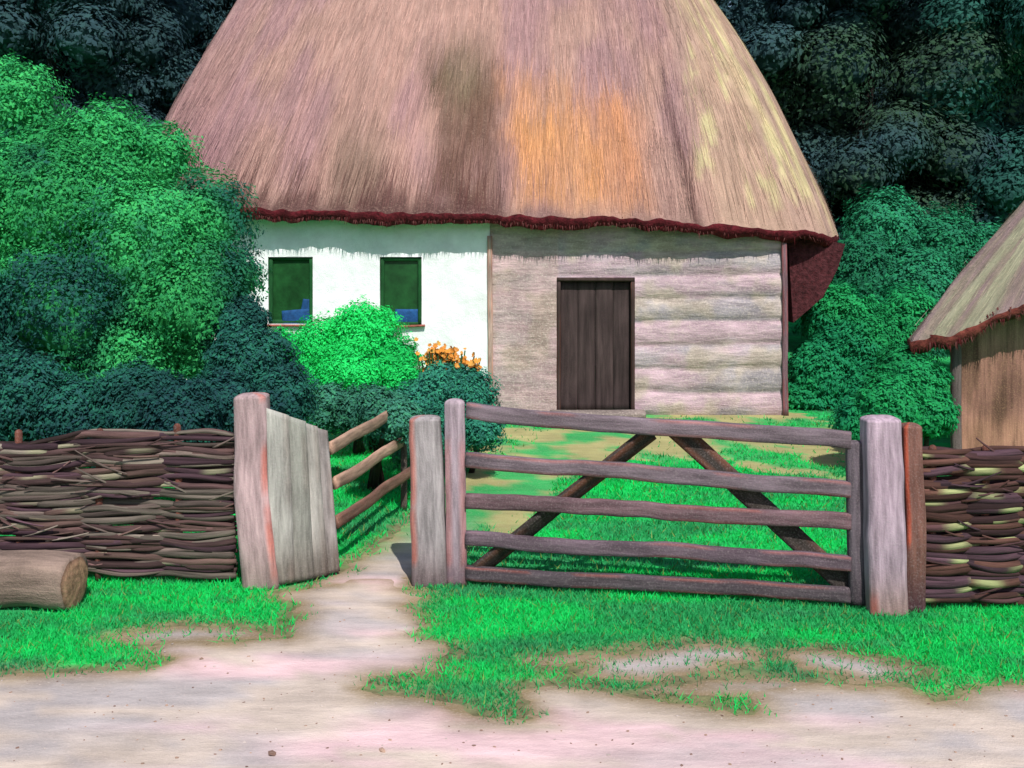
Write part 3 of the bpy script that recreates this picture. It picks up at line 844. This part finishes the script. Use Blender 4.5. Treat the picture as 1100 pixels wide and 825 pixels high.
for (a, b) in (((700, 466), (508, 618)), ((727, 462), (916, 636))):
    bobj('brace', M['wood'], gate, gp(*a, 0.045), gp(*b, 0.045), 22 / 150, 0.05, side=(1, 0, 0.6), segs=30, col=srgb(58, 52, 48), edge=srgb(150, 84, 56), jit=0.006, power=7, endcol=srgb(60, 52, 48))

# plank panel leaning beside the left post
panel = thing('plank_panel', 'grey green upright plank panel with sloping top between post and footpath', 'panel', (*P(325, 0, 8.4)[:2], 0))
tops = [(298, 442), (317, 449), (331, 455), (342, 460)]; bots = [(303, 628), (324, 626), (341, 621), (354, 615)]
for i in range(4):
    d = 8.2 + 0.09 * i
    t, b = P(*tops[i], d), P(*bots[i], d); b[2] = 0.02
    bobj('plank', M['wood'], panel, b, t, (27, 26, 23, 21)[i] / (F / d), 0.035, side=(1, 0.55, 0), segs=30, col=(srgb(158, 156, 150), srgb(150, 150, 142), srgb(164, 160, 154), srgb(150, 142, 140))[i], edge=srgb(112, 88, 78), edge_side=1, jit=0.004, endcol=srgb(118, 110, 102), power=8, taper=(1.04, 0.9), top_slope=-0.42)
for zz in (0.3, 0.95):
    bobj('batten', M['wood'], panel, (P(296, 0, 8.27)[0], 8.27, zz), (P(352, 0, 8.56)[0], 8.56, zz), 0.07, 0.03, side=(0, 0, 1), segs=8, col=srgb(110, 96, 90), jit=0.003)

# rail fence running back along the footpath
rails = thing('rail_fence', 'three rail fence of pinkish brown poles running back along the footpath', 'fence', (-1.25, 9.4, 0))
for (z, c, x0_, y0_, x1_, y1_) in ((0.93, srgb(178, 144, 124), -1.40, 8.62, -1.1, 10.5), (0.66, srgb(182, 146, 126), -1.36, 8.62, -1.04, 10.5), (0.37, srgb(128, 94, 80), -1.35, 8.62, -0.96, 10.5)):
    bobj('rail', M['wood'], rails, (x0_, y0_, z), (x1_, y1_, z - 0.0), 0.105, 0.045, side=(0, 0, 1), segs=24, col=c, jit=0.01, power=3, edge=srgb(90, 50, 44))
for (x_, y_) in ((-1.45, 8.66), (-1.02, 10.5)):
    bobj('post', M['wood'], rails, (x_, y_ + 0.02, 0), (x_, y_ + 0.02, 0.97), 0.06, 0.06, segs=12, col=srgb(84, 74, 66), jit=0.006, round1=0.03)

# log lying in front of the left fence
lg = thing('log', 'short thick brown log lying in the grass before the left fence', 'log', (*P(40, 0, 7.75)[:2], 0))
a, b = P(-110, 0, 7.9), P(80, 0, 7.72)
r_ = 0.185
a[2] = r_ - 0.012; b[2] = r_ - 0.012
bobj('bark', M['log'], lg, a, b, 2 * r_, 2 * r_, side=(0, 0, 1), segs=40, power=2.8, nround=26, jit=0.02, col=srgb(138, 118, 108), gaxis=0, taper=(1.03, 0.97))
dirn = (b - a) / np.linalg.norm(b - a)
up = np.array([0, 0, 1.0]); sd = np.cross(dirn, up)
vv, ff, cc = [b + dirn * 0.02], [], [srgb(178, 138, 112)]
for k in range(1, 7):
    for j in range(26):
        an = 2 * math.pi * j / 26
        rr = r_ * 0.965 * k / 6 * (1 + 0.05 * math.sin(3 * an) + 0.03 * math.sin(7 * an))
        vv.append(b + dirn * (0.02 - 0.016 * (k / 6) ** 4 + 0.004 * math.sin(k * 3)) + up * rr * math.sin(an) + sd * rr * math.cos(an))
        cc.append(srgb(178, 138, 112) * (0.75 + 0.25 * (k % 2)) if k < 6 else srgb(120, 90, 76))
for j in range(26): ff.append((0, 1 + j, 1 + (j + 1) % 26))
for k in range(5):
    for j in range(26):
        p, q = 1 + k * 26 + j, 1 + k * 26 + (j + 1) % 26
        ff.append((p, p + 26, q + 26, q))
obj('cut_end', vv, ff, M['log'], lg, vv, cc)

# ------------------------------------------------------------------ foliage
def leaves(clumps, n, size, pal, r, spread=0.17, droop=0.0, aspect=0.55, shell=(0.66, 0.98), patch=1.2, patch_pal=None):
    """leaf quads through the outer volume of the clumps. pal: list of leaf colours (random leaf to leaf), patch_pal: colour of some shoots"""
    cs = np.array([c for c, _ in clumps], float)
    rs = np.array([np.broadcast_to(q, 3) for _, q in clumps], float)
    wt = rs.prod(1) ** (2 / 3); wt /= wt.sum()
    hue = r.uniform(0.8, 1.2, len(cs))
    ci = r.choice(len(cs), n, p=wt)
    d = r.normal(size=(n, 3)); d /= np.linalg.norm(d, axis=1)[:, None]
    d[:, 2] = np.where((d[:, 2] < -0.3) & (r.random(n) < 0.5), -d[:, 2], d[:, 2])
    nz = fbm(d * 2.9 + ci[:, None] * 7.7, 4)
    rad = r.uniform(*shell, n) * (0.56 + 0.86 * nz)
    p = cs[ci] + d * rs[ci] * rad[:, None]
    keep = p[:, 2] > 0.04
    # drop what is deep inside another clump
    for k in range(len(cs)):
        q = np.linalg.norm((p - cs[k]) / rs[k], axis=1)
        keep &= ~((q < 0.62) & (ci != k))
    p, d, ci, nz = p[keep], d[keep], ci[keep], nz[keep]
    n = len(p)
    nm = d + r.normal(0, spread * 1.6, (n, 3)) + np.array([0, 0, 0.25]); nm /= np.linalg.norm(nm, axis=1)[:, None]
    t = np.cross(nm, r.normal(size=(n, 3))); t[:, 2] -= droop; t -= nm * (t * nm).sum(1)[:, None]; t /= np.linalg.norm(t, axis=1)[:, None] + 1e-9
    s = np.cross(nm, t)
    sz = size * (0.45 + 1.1 * r.random((n, 1)) ** 1.6)
    v = np.stack([p - t * sz * 0.5, p + s * sz * aspect * 0.5 + t * sz * 0.05, p + t * sz * 0.6 + nm * sz * 0.1, p - s * sz * aspect * 0.5 + t * sz * 0.05], 1).reshape(-1, 3)
    pal = np.asarray(pal)
    col = pal[r.integers(0, len(pal), n)] * r.uniform(0.85, 1.15, (n, 1)) * hue[ci][:, None]
    if patch_pal is not None:
        m = sstep(0.44, 0.62, fbm(p * patch + 3.3, 3))
        pp = np.asarray(patch_pal)[r.integers(0, len(patch_pal), n)] * r.uniform(0.8, 1.2, (n, 1))
        col = col + (pp - col) * m[:, None]
    return v, np.arange(n * 4).reshape(-1, 4), np.repeat(col, 4, 0)

ICO = None
def core(clumps, scale, r):
    """leafy inner mass: low-poly noisy balls, so that crowns close up as dense foliage does"""
    global ICO
    if ICO is None:
        import bmesh
        bm = bmesh.new(); bmesh.ops.create_icosphere(bm, subdivisions=3, radius=1)
        ICO = (np.array([q.co[:] for q in bm.verts]), [[q.index for q in fc.verts] for fc in bm.faces]); bm.free()
    V, Fc, k = [], [], 0
    for c, q in clumps:
        nz = fbm(ICO[0] * 2.4 + np.asarray(c) * 3, 3)[:, None]
        v = np.asarray(c) + ICO[0] * np.broadcast_to(q, 3) * scale * (0.75 + 0.5 * nz)
        v[:, 2] = np.maximum(v[:, 2], 0.02)
        V.append(v); Fc.append(np.array(ICO[1]) + k); k += len(v)
    return np.vstack(V), np.vstack(Fc)

def plant(name, label, cat, base, clumps, n, size, pal, mat, seed, group=None, trunk=None, core_scale=0.6, stems=3, patch_pal=None, crown='foliage', patch=1.2, trunk_name='stem', barkc=srgb(70, 54, 48), **kw):
    r = np.random.default_rng(seed)
    t = thing(name, label, cat, base, group)
    v, f, c = leaves(clumps, n, size, pal, r, patch_pal=patch_pal, patch=patch, **kw)
    if core_scale:
        cv, cf = core(clumps, core_scale, r)
        cc = np.tile(np.asarray(pal).mean(0) * 0.9, (len(cv), 1))
        # core faces are triangles; write them as degenerate-free quads by splitting leaves instead
        lf = np.vstack([f[:, [0, 1, 2]], f[:, [0, 2, 3]]])
        v2 = np.vstack([v, cv]); f2 = np.vstack([lf, cf + len(v)]); c2 = np.vstack([c, cc])
    else: v2, f2, c2 = v, f, c
    obj(crown, v2, f2, mat, t, v2, c2, smooth=False)
    # trunk or stems, with limbs up into the clumps
    b = np.array(base, float)
    mb = MB()
    if trunk:
        h, rd = trunk
        zt = np.linspace(0, h, 10)
        path = np.column_stack([b[0] + 0.12 * np.sin(zt * 0.5 + seed), b[1] + 0.1 * np.cos(zt * 0.4), b[2] - 0.05 + zt])
        mb.add(*tube(path, rd * (1 - 0.55 * zt / h) * (1 + 0.5 * np.exp(-zt * 4)), 12, barkc, seed))
        root = path[5]
    else: root = None
    for k in range(stems):
        c0 = np.array(clumps[k % len(clumps)][0]) + r.normal(0, 0.1, 3)
        st = root if root is not None else b + np.array([r.normal(0, 0.08), r.normal(0, 0.08), 0])
        tt = np.linspace(0, 1, 7)[:, None]
        path = st + (c0 - st) * tt + np.sin(tt * math.pi) * np.array([0, 0, 0.15])
        if root is None: path[0, 2] = -0.02
        mb.add(*tube(path, (trunk[1] * 0.4 if trunk else 0.035) * (1 - 0.7 * tt[:, 0]), 7, barkc, seed + k))
    mb.build(trunk_name, M['bark'], t)
    return t

def cl(px, py, d, r_px, rd=None, sq=1.0):
    """clump whose middle is seen at px, py at depth d with radius r_px pixels"""
    R = r_px / F * d
    return (P(px, py, d), np.array([R, R if rd is None else rd, R * sq]))

BR = [np.array([0.040, 0.36, 0.105]), np.array([0.055, 0.42, 0.12]), np.array([0.030, 0.28, 0.095])]
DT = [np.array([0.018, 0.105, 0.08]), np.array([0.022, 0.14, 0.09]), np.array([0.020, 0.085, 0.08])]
# big bright bush on the left
plant('bush', 'huge bright green leafy bush rising behind the left wattle fence', 'bush', (-3.95, 11.8, 0),
      [cl(12, 118, 11.8, 62), cl(-70, 150, 12.2, 95), cl(112, 155, 11.6, 52), cl(60, 170, 11.5, 48), cl(168, 175, 11.8, 50), cl(20, 200, 11.3, 60), cl(120, 210, 11.2, 50), cl(60, 225, 11.2, 85), cl(150, 265, 11.2, 90), cl(222, 240, 11.6, 58), cl(205, 320, 11.2, 80), cl(70, 330, 11.0, 90), cl(-40, 300, 11.4, 110), cl(-20, 400, 11.3, 90), cl(140, 390, 11.2, 80), cl(212, 385, 11.3, 42), cl(250, 300, 11.7, 40)],
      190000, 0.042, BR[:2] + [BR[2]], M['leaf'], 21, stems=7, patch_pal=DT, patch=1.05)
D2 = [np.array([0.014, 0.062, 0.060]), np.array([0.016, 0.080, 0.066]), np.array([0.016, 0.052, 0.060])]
# dark shrubs added for the big bush's shaded foot, shade put into leaf colour
for (lab, base, cs, sd) in (('dark blue green foliage added as shaded foot of the huge bush behind the left end of the wattle fence', (-4.3, 9.9, 0), [cl(20, 430, 9.9, 62), cl(-60, 420, 10.1, 80), cl(80, 450, 9.8, 50)], 31),
                            ('dark blue green foliage added as shaded foot of the huge bush behind the middle of the left wattle fence', (-3.2, 9.9, 0), [cl(150, 440, 9.9, 55), cl(195, 455, 9.8, 48), cl(120, 470, 9.8, 40)], 32),
                            ('dark teal foliage added as shaded foot of the huge bush beside the thick pinkish post, left of the bright round bush', (-2.3, 10.6, 0), [cl(270, 395, 10.6, 52), cl(300, 430, 10.4, 42), cl(240, 440, 10.3, 50), cl(262, 350, 10.9, 32)], 33)):
    plant('shrub', lab, 'shrub', base, cs, 44000, 0.038, D2, M['dleaf'], sd, group='shaded foot of the huge bush added as dark shrubs', stems=3, patch_pal=DT, patch=1.5)
# bright round bush before the white wall
plant('bush', 'bright emerald round bush in front of the white wall between the windows', 'bush', (-1.85, 13.4, 0),
      [cl(390, 365, 13.4, 46), cl(350, 385, 13.4, 45), cl(420, 395, 13.3, 38), cl(322, 392, 13.5, 36), cl(375, 415, 13.0, 48), cl(330, 420, 13.1, 40), cl(432, 415, 13.0, 30), cl(300, 372, 13.7, 20)],
      80000, 0.036, [np.array([0.02, 0.60, 0.13]), np.array([0.025, 0.66, 0.15]), np.array([0.02, 0.50, 0.12])], M['leaf'], 41, stems=5, patch_pal=None)
TE = [np.array([0.03, 0.19, 0.125]), np.array([0.035, 0.24, 0.14]), np.array([0.026, 0.14, 0.11])]
plant('shrub', 'low teal green shrub at the left end of the gate below the orange flowers', 'shrub', (-0.55, 12.3, 0),
      [cl(470, 425, 12.3, 34), cl(505, 430, 12.2, 34), cl(440, 445, 12.1, 36), cl(518, 462, 11.8, 28), cl(480, 465, 11.8, 34)], 34000, 0.036, TE, M['dleaf'], 42, stems=4)
plant('shrub', 'grey green shrub at the back end of the three rail fence', 'shrub', (-1.45, 11.4, 0),
      [cl(430, 452, 10.35, 26), cl(404, 440, 10.5, 26), cl(385, 445, 11.4, 32), cl(420, 455, 11.3, 34), cl(355, 440, 11.5, 30), cl(440, 480, 11.1, 26)], 32000, 0.036, [np.array([0.05, 0.2, 0.14]), np.array([0.04, 0.17, 0.12]), np.array([0.05, 0.24, 0.13])], M['dleaf'], 43, stems=4)
# orange flowers
r = np.random.default_rng(5)
fl = thing('flowering_plant', 'clump of orange flowers against the bottom of the white wall', 'flowers', (P(478, 0, 12.9)[0], 12.9, 0))
V, Fc, K = [], [], []
k = 0
heads = [P(r.normal(477, 12), r.normal(384, 7), 12.9 + r.uniform(-0.15, 0.15)) for _ in range(170)] + [P(r.normal(508, 5), r.normal(393, 4), 12.9 + r.uniform(-0.1, 0.1)) for _ in range(34)]
for h in heads:
    rr = r.uniform(0.022, 0.045); tilt = r.normal(0, 0.5, 2)
    nrm = np.array([tilt[0], -0.7, 0.6 + tilt[1] * 0.4]); nrm /= np.linalg.norm(nrm)
    t1 = np.cross(nrm, [0, 0, 1.0]); t1 /= np.linalg.norm(t1); t2 = np.cross(nrm, t1)
    c = srgb(234, 158, 72) * r.uniform(0.65, 0.95) if r.random() < 0.7 else srgb(240, 180, 90) * 0.8
    for j in range(7):
        an = 2 * math.pi * j / 7 + r.uniform(-.2, .2)
        u = t1 * math.cos(an) + t2 * math.sin(an); w2 = -t1 * math.sin(an) + t2 * math.cos(an)
        V += [h, h + u * rr * 0.6 + w2 * rr * 0.32 + nrm * 0.01, h + u * rr + nrm * 0.016, h + u * rr * 0.6 - w2 * rr * 0.32 + nrm * 0.01]
        Fc.append((k, k + 1, k + 2, k + 3)); k += 4; K += [c] * 4
obj('blossoms', V, Fc, M['petal'], fl, V, K, smooth=False)
mb = MB()
for h in heads[::2]:
    b0 = np.array([fl.location.x + (h[0] - fl.location.x) * 0.4, 12.9, 0])
    mb.add(*tube([b0, (b0 + h) / 2 + [0, 0, 0.05], h - [0, 0, 0.01]], 0.008, 5, srgb(50, 90, 50)))
mb.build('stems', M['bark'], fl)
v, f, c = leaves([cl(478, 408, 12.9, 26), cl(505, 410, 12.9, 18), cl(478, 450, 12.9, 30)], 2600, 0.06, TE, r)
obj('foliage', v, f, M['dleaf'], fl, v, c, smooth=False)

# green bushes between cottage and shed
RM = [np.array([0.016, 0.22, 0.10]), np.array([0.018, 0.26, 0.10])]
RG = [np.array([0.02, 0.28, 0.09]), np.array([0.018, 0.24, 0.085]), np.array([0.022, 0.34, 0.10])]
plant('bush', 'bright green bush beside the right corner of the cottage', 'bush', (4.7, 17.6, 0),
      [cl(885, 405, 17.4, 48), cl(920, 380, 17.6, 50), cl(865, 440, 17.2, 40), cl(930, 430, 17.2, 46), cl(900, 345, 17.9, 44), cl(950, 370, 17.8, 44), cl(975, 345, 18.0, 40)], 60000, 0.06, RG, M['leaf'], 51, stems=4, droop=0.9, group='bushes between cottage and shed', patch_pal=RM, patch=0.9)
plant('bush', 'green bush in front of the left wall of the small shed', 'bush', (4.5, 12.5, 0),
      [cl(985, 418, 12.5, 36), cl(955, 440, 12.3, 38), cl(1000, 445, 12.3, 28), cl(970, 400, 12.7, 30), cl(925, 455, 12.4, 30)], 48000, 0.045, RG, M['leaf'], 52, stems=4, droop=0.9, group='bushes between cottage and shed', patch_pal=RM, patch=1.1)
plant('bush', 'tall dark green bush behind the gap between cottage and shed', 'bush', (6.6, 20.5, 0),
      [cl(930, 300, 20.5, 56), cl(985, 320, 20.2, 58), cl(1010, 270, 21, 52), cl(950, 250, 21, 48), cl(965, 370, 19.8, 52), cl(1060, 300, 21, 60), cl(900, 330, 20.8, 40)], 70000, 0.07, [np.array([0.022, 0.19, 0.095]), np.array([0.022, 0.165, 0.09]), np.array([0.022, 0.22, 0.095])], M['dleaf'], 53, stems=4, droop=0.5, group='bushes between cottage and shed')

# trees behind
NV = [np.array([0.032, 0.070, 0.080]), np.array([0.029, 0.062, 0.076]), np.array([0.033, 0.076, 0.080])]
MO = [np.array([0.036, 0.074, 0.048]), np.array([0.031, 0.060, 0.050]), np.array([0.038, 0.084, 0.048])]
TL = [np.array([0.024, 0.085, 0.075]), np.array([0.026, 0.105, 0.085])]
def tree(label, px, d, spread, top, pal, seed, pp=None, n=120000):
    r = np.random.default_rng(seed)
    x = (px - 550) / F * d
    cs = []
    for k in range(64):
        z = 1.8 + (top - 1.8) * ((k + r.uniform(0, 1)) / 64)
        ww = spread * (0.55 + 0.45 * math.sin(math.pi * min(1, (z - 1.0) / top)))
        an = r.uniform(0, 2 * math.pi)
        rr_ = r.uniform(0.35, 1) * ww * 0.95
        cs.append((np.array([x + rr_ * math.cos(an), d + rr_ * math.sin(an) * 0.7, z]), r.uniform(0.22, 0.42) * spread * np.array([1, 0.9, 0.8])))
    plant('tree', label, 'tree', (x, d, 0), cs, n, 0.115, pal, M['dleaf'], seed, group='dark trees behind the cottage', trunk=(top * 0.8, 0.3), stems=5, crown='crown', trunk_name='trunk', patch_pal=pp, patch=0.45, barkc=srgb(50, 42, 42), core_scale=0.55, spread=0.07)
tree('dark blue green tree farthest left behind the huge bright bush', -20, 25, 3.6, 9.5, NV, 61)
tree('dark blue green tree between the huge bright bush and the left edge of the roof', 150, 27, 3.6, 10.5, NV, 62)
tree('dark blue green tree directly behind the top of the huge bright bush', 60, 23, 3.0, 9.0, NV, 69)
tree('dark navy tree standing behind the left slope of the thatched roof', 300, 29, 3.6, 11.5, NV, 63)
tree('dark tree standing behind the middle of the thatched roof', 540, 31, 4.0, 12.0, NV, 64)
tree('dark mossy tree right behind the right slope of the thatched roof', 810, 27, 3.3, 10.5, NV, 65, MO)
tree('dark moss green tree between the cottage and the shed', 930, 25, 3.2, 9.8, NV, 66, MO)
tree('dark navy tree rising behind the left slope of the shed roof', 1040, 27, 3.4, 10.5, NV, 67, MO[1:2])
tree('teal green tree behind the shed at the right edge of the picture', 1150, 24, 2.9, 9.6, TL, 68)
# far wood closing the view
r = np.random.default_rng(77)
cs = []
for px in range(-500, 1700, 75):
    for z in (1.5, 5, 8.5, 12):
        d = 38 + r.uniform(-2, 3)
        cs.append((np.array([(px + r.uniform(-30, 30) - 550) / F * d, d, z + r.uniform(-1, 1)]), np.array([2.2, 1.8, 2.4]) * r.uniform(0.9, 1.25)))
v, f, c = leaves(cs, 60000, 0.28, NV, r)
cv, cf = core(cs, 0.85, r)
lf = np.vstack([f[:, [0, 1, 2]], f[:, [0, 2, 3]]])
o = obj('far_wood', np.vstack([v, cv]), np.vstack([lf, cf + len(v)]), M['dleaf'], None, np.vstack([v, cv]), np.vstack([c, np.tile(NV[1], (len(cv), 1))]), smooth=False)
tag(o, 'dense dark blue green wood closing the view behind the trees', 'wood', kind='stuff')

# ------------------------------------------------------------------ grass
r = np.random.default_rng(99)
pts = []
for (x0, x1, y0, y1, dens) in ((-6.6, 7.6, 5.0, 8.6, 5200), (-6.5, 7, 8.6, 12.5, 1800), (-6.5, 8, 12.5, 16.2, 700), (4.2, 9, 16.2, 24, 120)):
    n = int((x1 - x0) * (y1 - y0) * dens)
    pts.append(np.column_stack([r.uniform(x0, x1, n), r.uniform(y0, y1, n)]))
p = np.vstack(pts)
p = p[np.abs(p[:, 0]) < 0.5 * p[:, 1] + 3.5]
jit = p + (np.column_stack([fbm(np.column_stack([p * 6, p[:, 0]]), 3), fbm(np.column_stack([p * 6 + 40, p[:, 0]]), 3)]) - 0.5) * 0.34 + r.normal(0, 0.035, (len(p), 2))
keep = ~inpoly(jit[:, 0], jit[:, 1], lane_out) & ~inpoly(jit[:, 0], jit[:, 1], path_out)
n1 = fbm(np.column_stack([p * 1.1, p[:, 0] * 0]), 4)
inz = np.zeros(len(p), bool)
for q in worn_out: inz |= inpoly(jit[:, 0], jit[:, 1], q)
keep &= ~(inz & (r.random(len(p)) > 0.2))
ez_ = inpoly(jit[:, 0], jit[:, 1], earth_out)
keep &= ~(ez_ & (fbm(np.column_stack([p * 2.2, p[:, 0]]), 4) + 0.16 * sstep(13.2, 10.5, p[:, 1]) < 0.53 + 0.06 * sstep(13, 14, p[:, 1])) & (r.random(len(p)) > 0.05))
keep &= ~((p[:, 1] > 12.9) & (p[:, 1] < 16) & (p[:, 0] > hx0) & (p[:, 0] < hx1))
keep &= ~((np.abs(p[:, 1] - 7.78) < 0.17) & (p[:, 0] < P(78, 0, 7.72)[0]))
dg = np.full(len(p), 9.0)
for q in [lane_out, path_out] + worn_out: 
    m_ = p[:, 1] < 10.5
    dg[m_] = np.minimum(dg[m_], dist_to(q, p[m_]))
thin = sstep(0.16, 0.0, dg + (fbm(np.column_stack([p * 5, p[:, 0] + 3]), 3) - 0.5) * 0.3)
keep &= r.random(len(p)) > thin * 0.8
p = p[keep]; n = len(p)
h = np.clip(r.normal(0.032, 0.013, n), 0.012, 0.09) * np.where(p[:, 1] < 8.6, 1, 1.25)
wd = 0.0046 * np.clip(p[:, 1] / 7.0, 0.9, 2.0)
an = r.uniform(0, 2 * math.pi, n)
sd = np.column_stack([np.cos(an), np.sin(an), np.zeros(n)]) * wd[:, None]
ln = np.column_stack([r.normal(0, 0.6, n), r.normal(0, 0.6, n), np.ones(n)]) * h[:, None]
b = np.column_stack([p, np.zeros(n)])
v = np.stack([b - sd, b + sd, b + ln], 1).reshape(-1, 3)
n_ = fbm(np.column_stack([p[:, 0] * 0.8, p[:, 1] * 2.6, np.zeros(n)]), 4); n2_ = fbm(np.column_stack([p[:, 0] * 3, p[:, 1] * 7, np.full(n, 8.0)]), 3)
gc_ = grass_col(n_, n2_) * r.uniform(0.75, 1.35, (n, 1))
odd = r.random(n) < 0.07
gc_[odd] = np.array([0.22, 0.30, 0.08]) * r.uniform(0.6, 1.2, (odd.sum(), 1))
o = obj('grass', v, np.arange(3 * n).reshape(-1, 3), M['grass'], None, v, np.repeat(gc_, 3, 0), smooth=False)
tag(o, 'short bright green grass on the verge and in the yard', 'grass', kind='stuff')

# ------------------------------------------------------------------ gravel on the lane
r = np.random.default_rng(123)
m = 700
p = np.column_stack([r.uniform(-4, 4, m), 5.2 + 2.6 * r.random(m) ** 1.5])
p = p[inpoly(p[:, 0], p[:, 1], lane_out)]
mb = MB()
low = [(1, 0, 0), (0, 1, 0), (-1, 0, 0), (0, -1, 0), (0.6, 0.6, 0.6), (-0.6, 0.6, 0.6), (-0.6, -0.6, 0.6), (0.6, -0.6, 0.6), (0, 0, 0.8)]
lf_ = [(0, 1, 4), (1, 2, 5), (2, 3, 6), (3, 0, 7), (4, 1, 5), (5, 2, 6), (6, 3, 7), (7, 0, 4), (4, 5, 8), (5, 6, 8), (6, 7, 8), (7, 4, 8)]
for q in p:
    sz = r.uniform(0.003, 0.008) if r.random() < 0.98 else r.uniform(0.012, 0.022)
    v = np.array(low) * sz * r.uniform(0.7, 1.3, 3) * (1.4, 1, 0.7)
    v += r.normal(0, sz * 0.12, v.shape)
    an = r.uniform(0, 6.28); ca, sa = math.cos(an), math.sin(an)
    v = np.column_stack([v[:, 0] * ca - v[:, 1] * sa, v[:, 0] * sa + v[:, 1] * ca, v[:, 2]])
    mb.add(v + [q[0], q[1], 0.006], lf_, None, (srgb(170, 140, 122), srgb(196, 182, 174), srgb(132, 104, 92))[r.integers(3)] * r.uniform(0.7, 1.1))
o = mb.build('gravel', M['dirt'], None, smooth=False)
tag(o, 'fine loose gravel scattered over the dirt lane', 'gravel', kind='stuff')
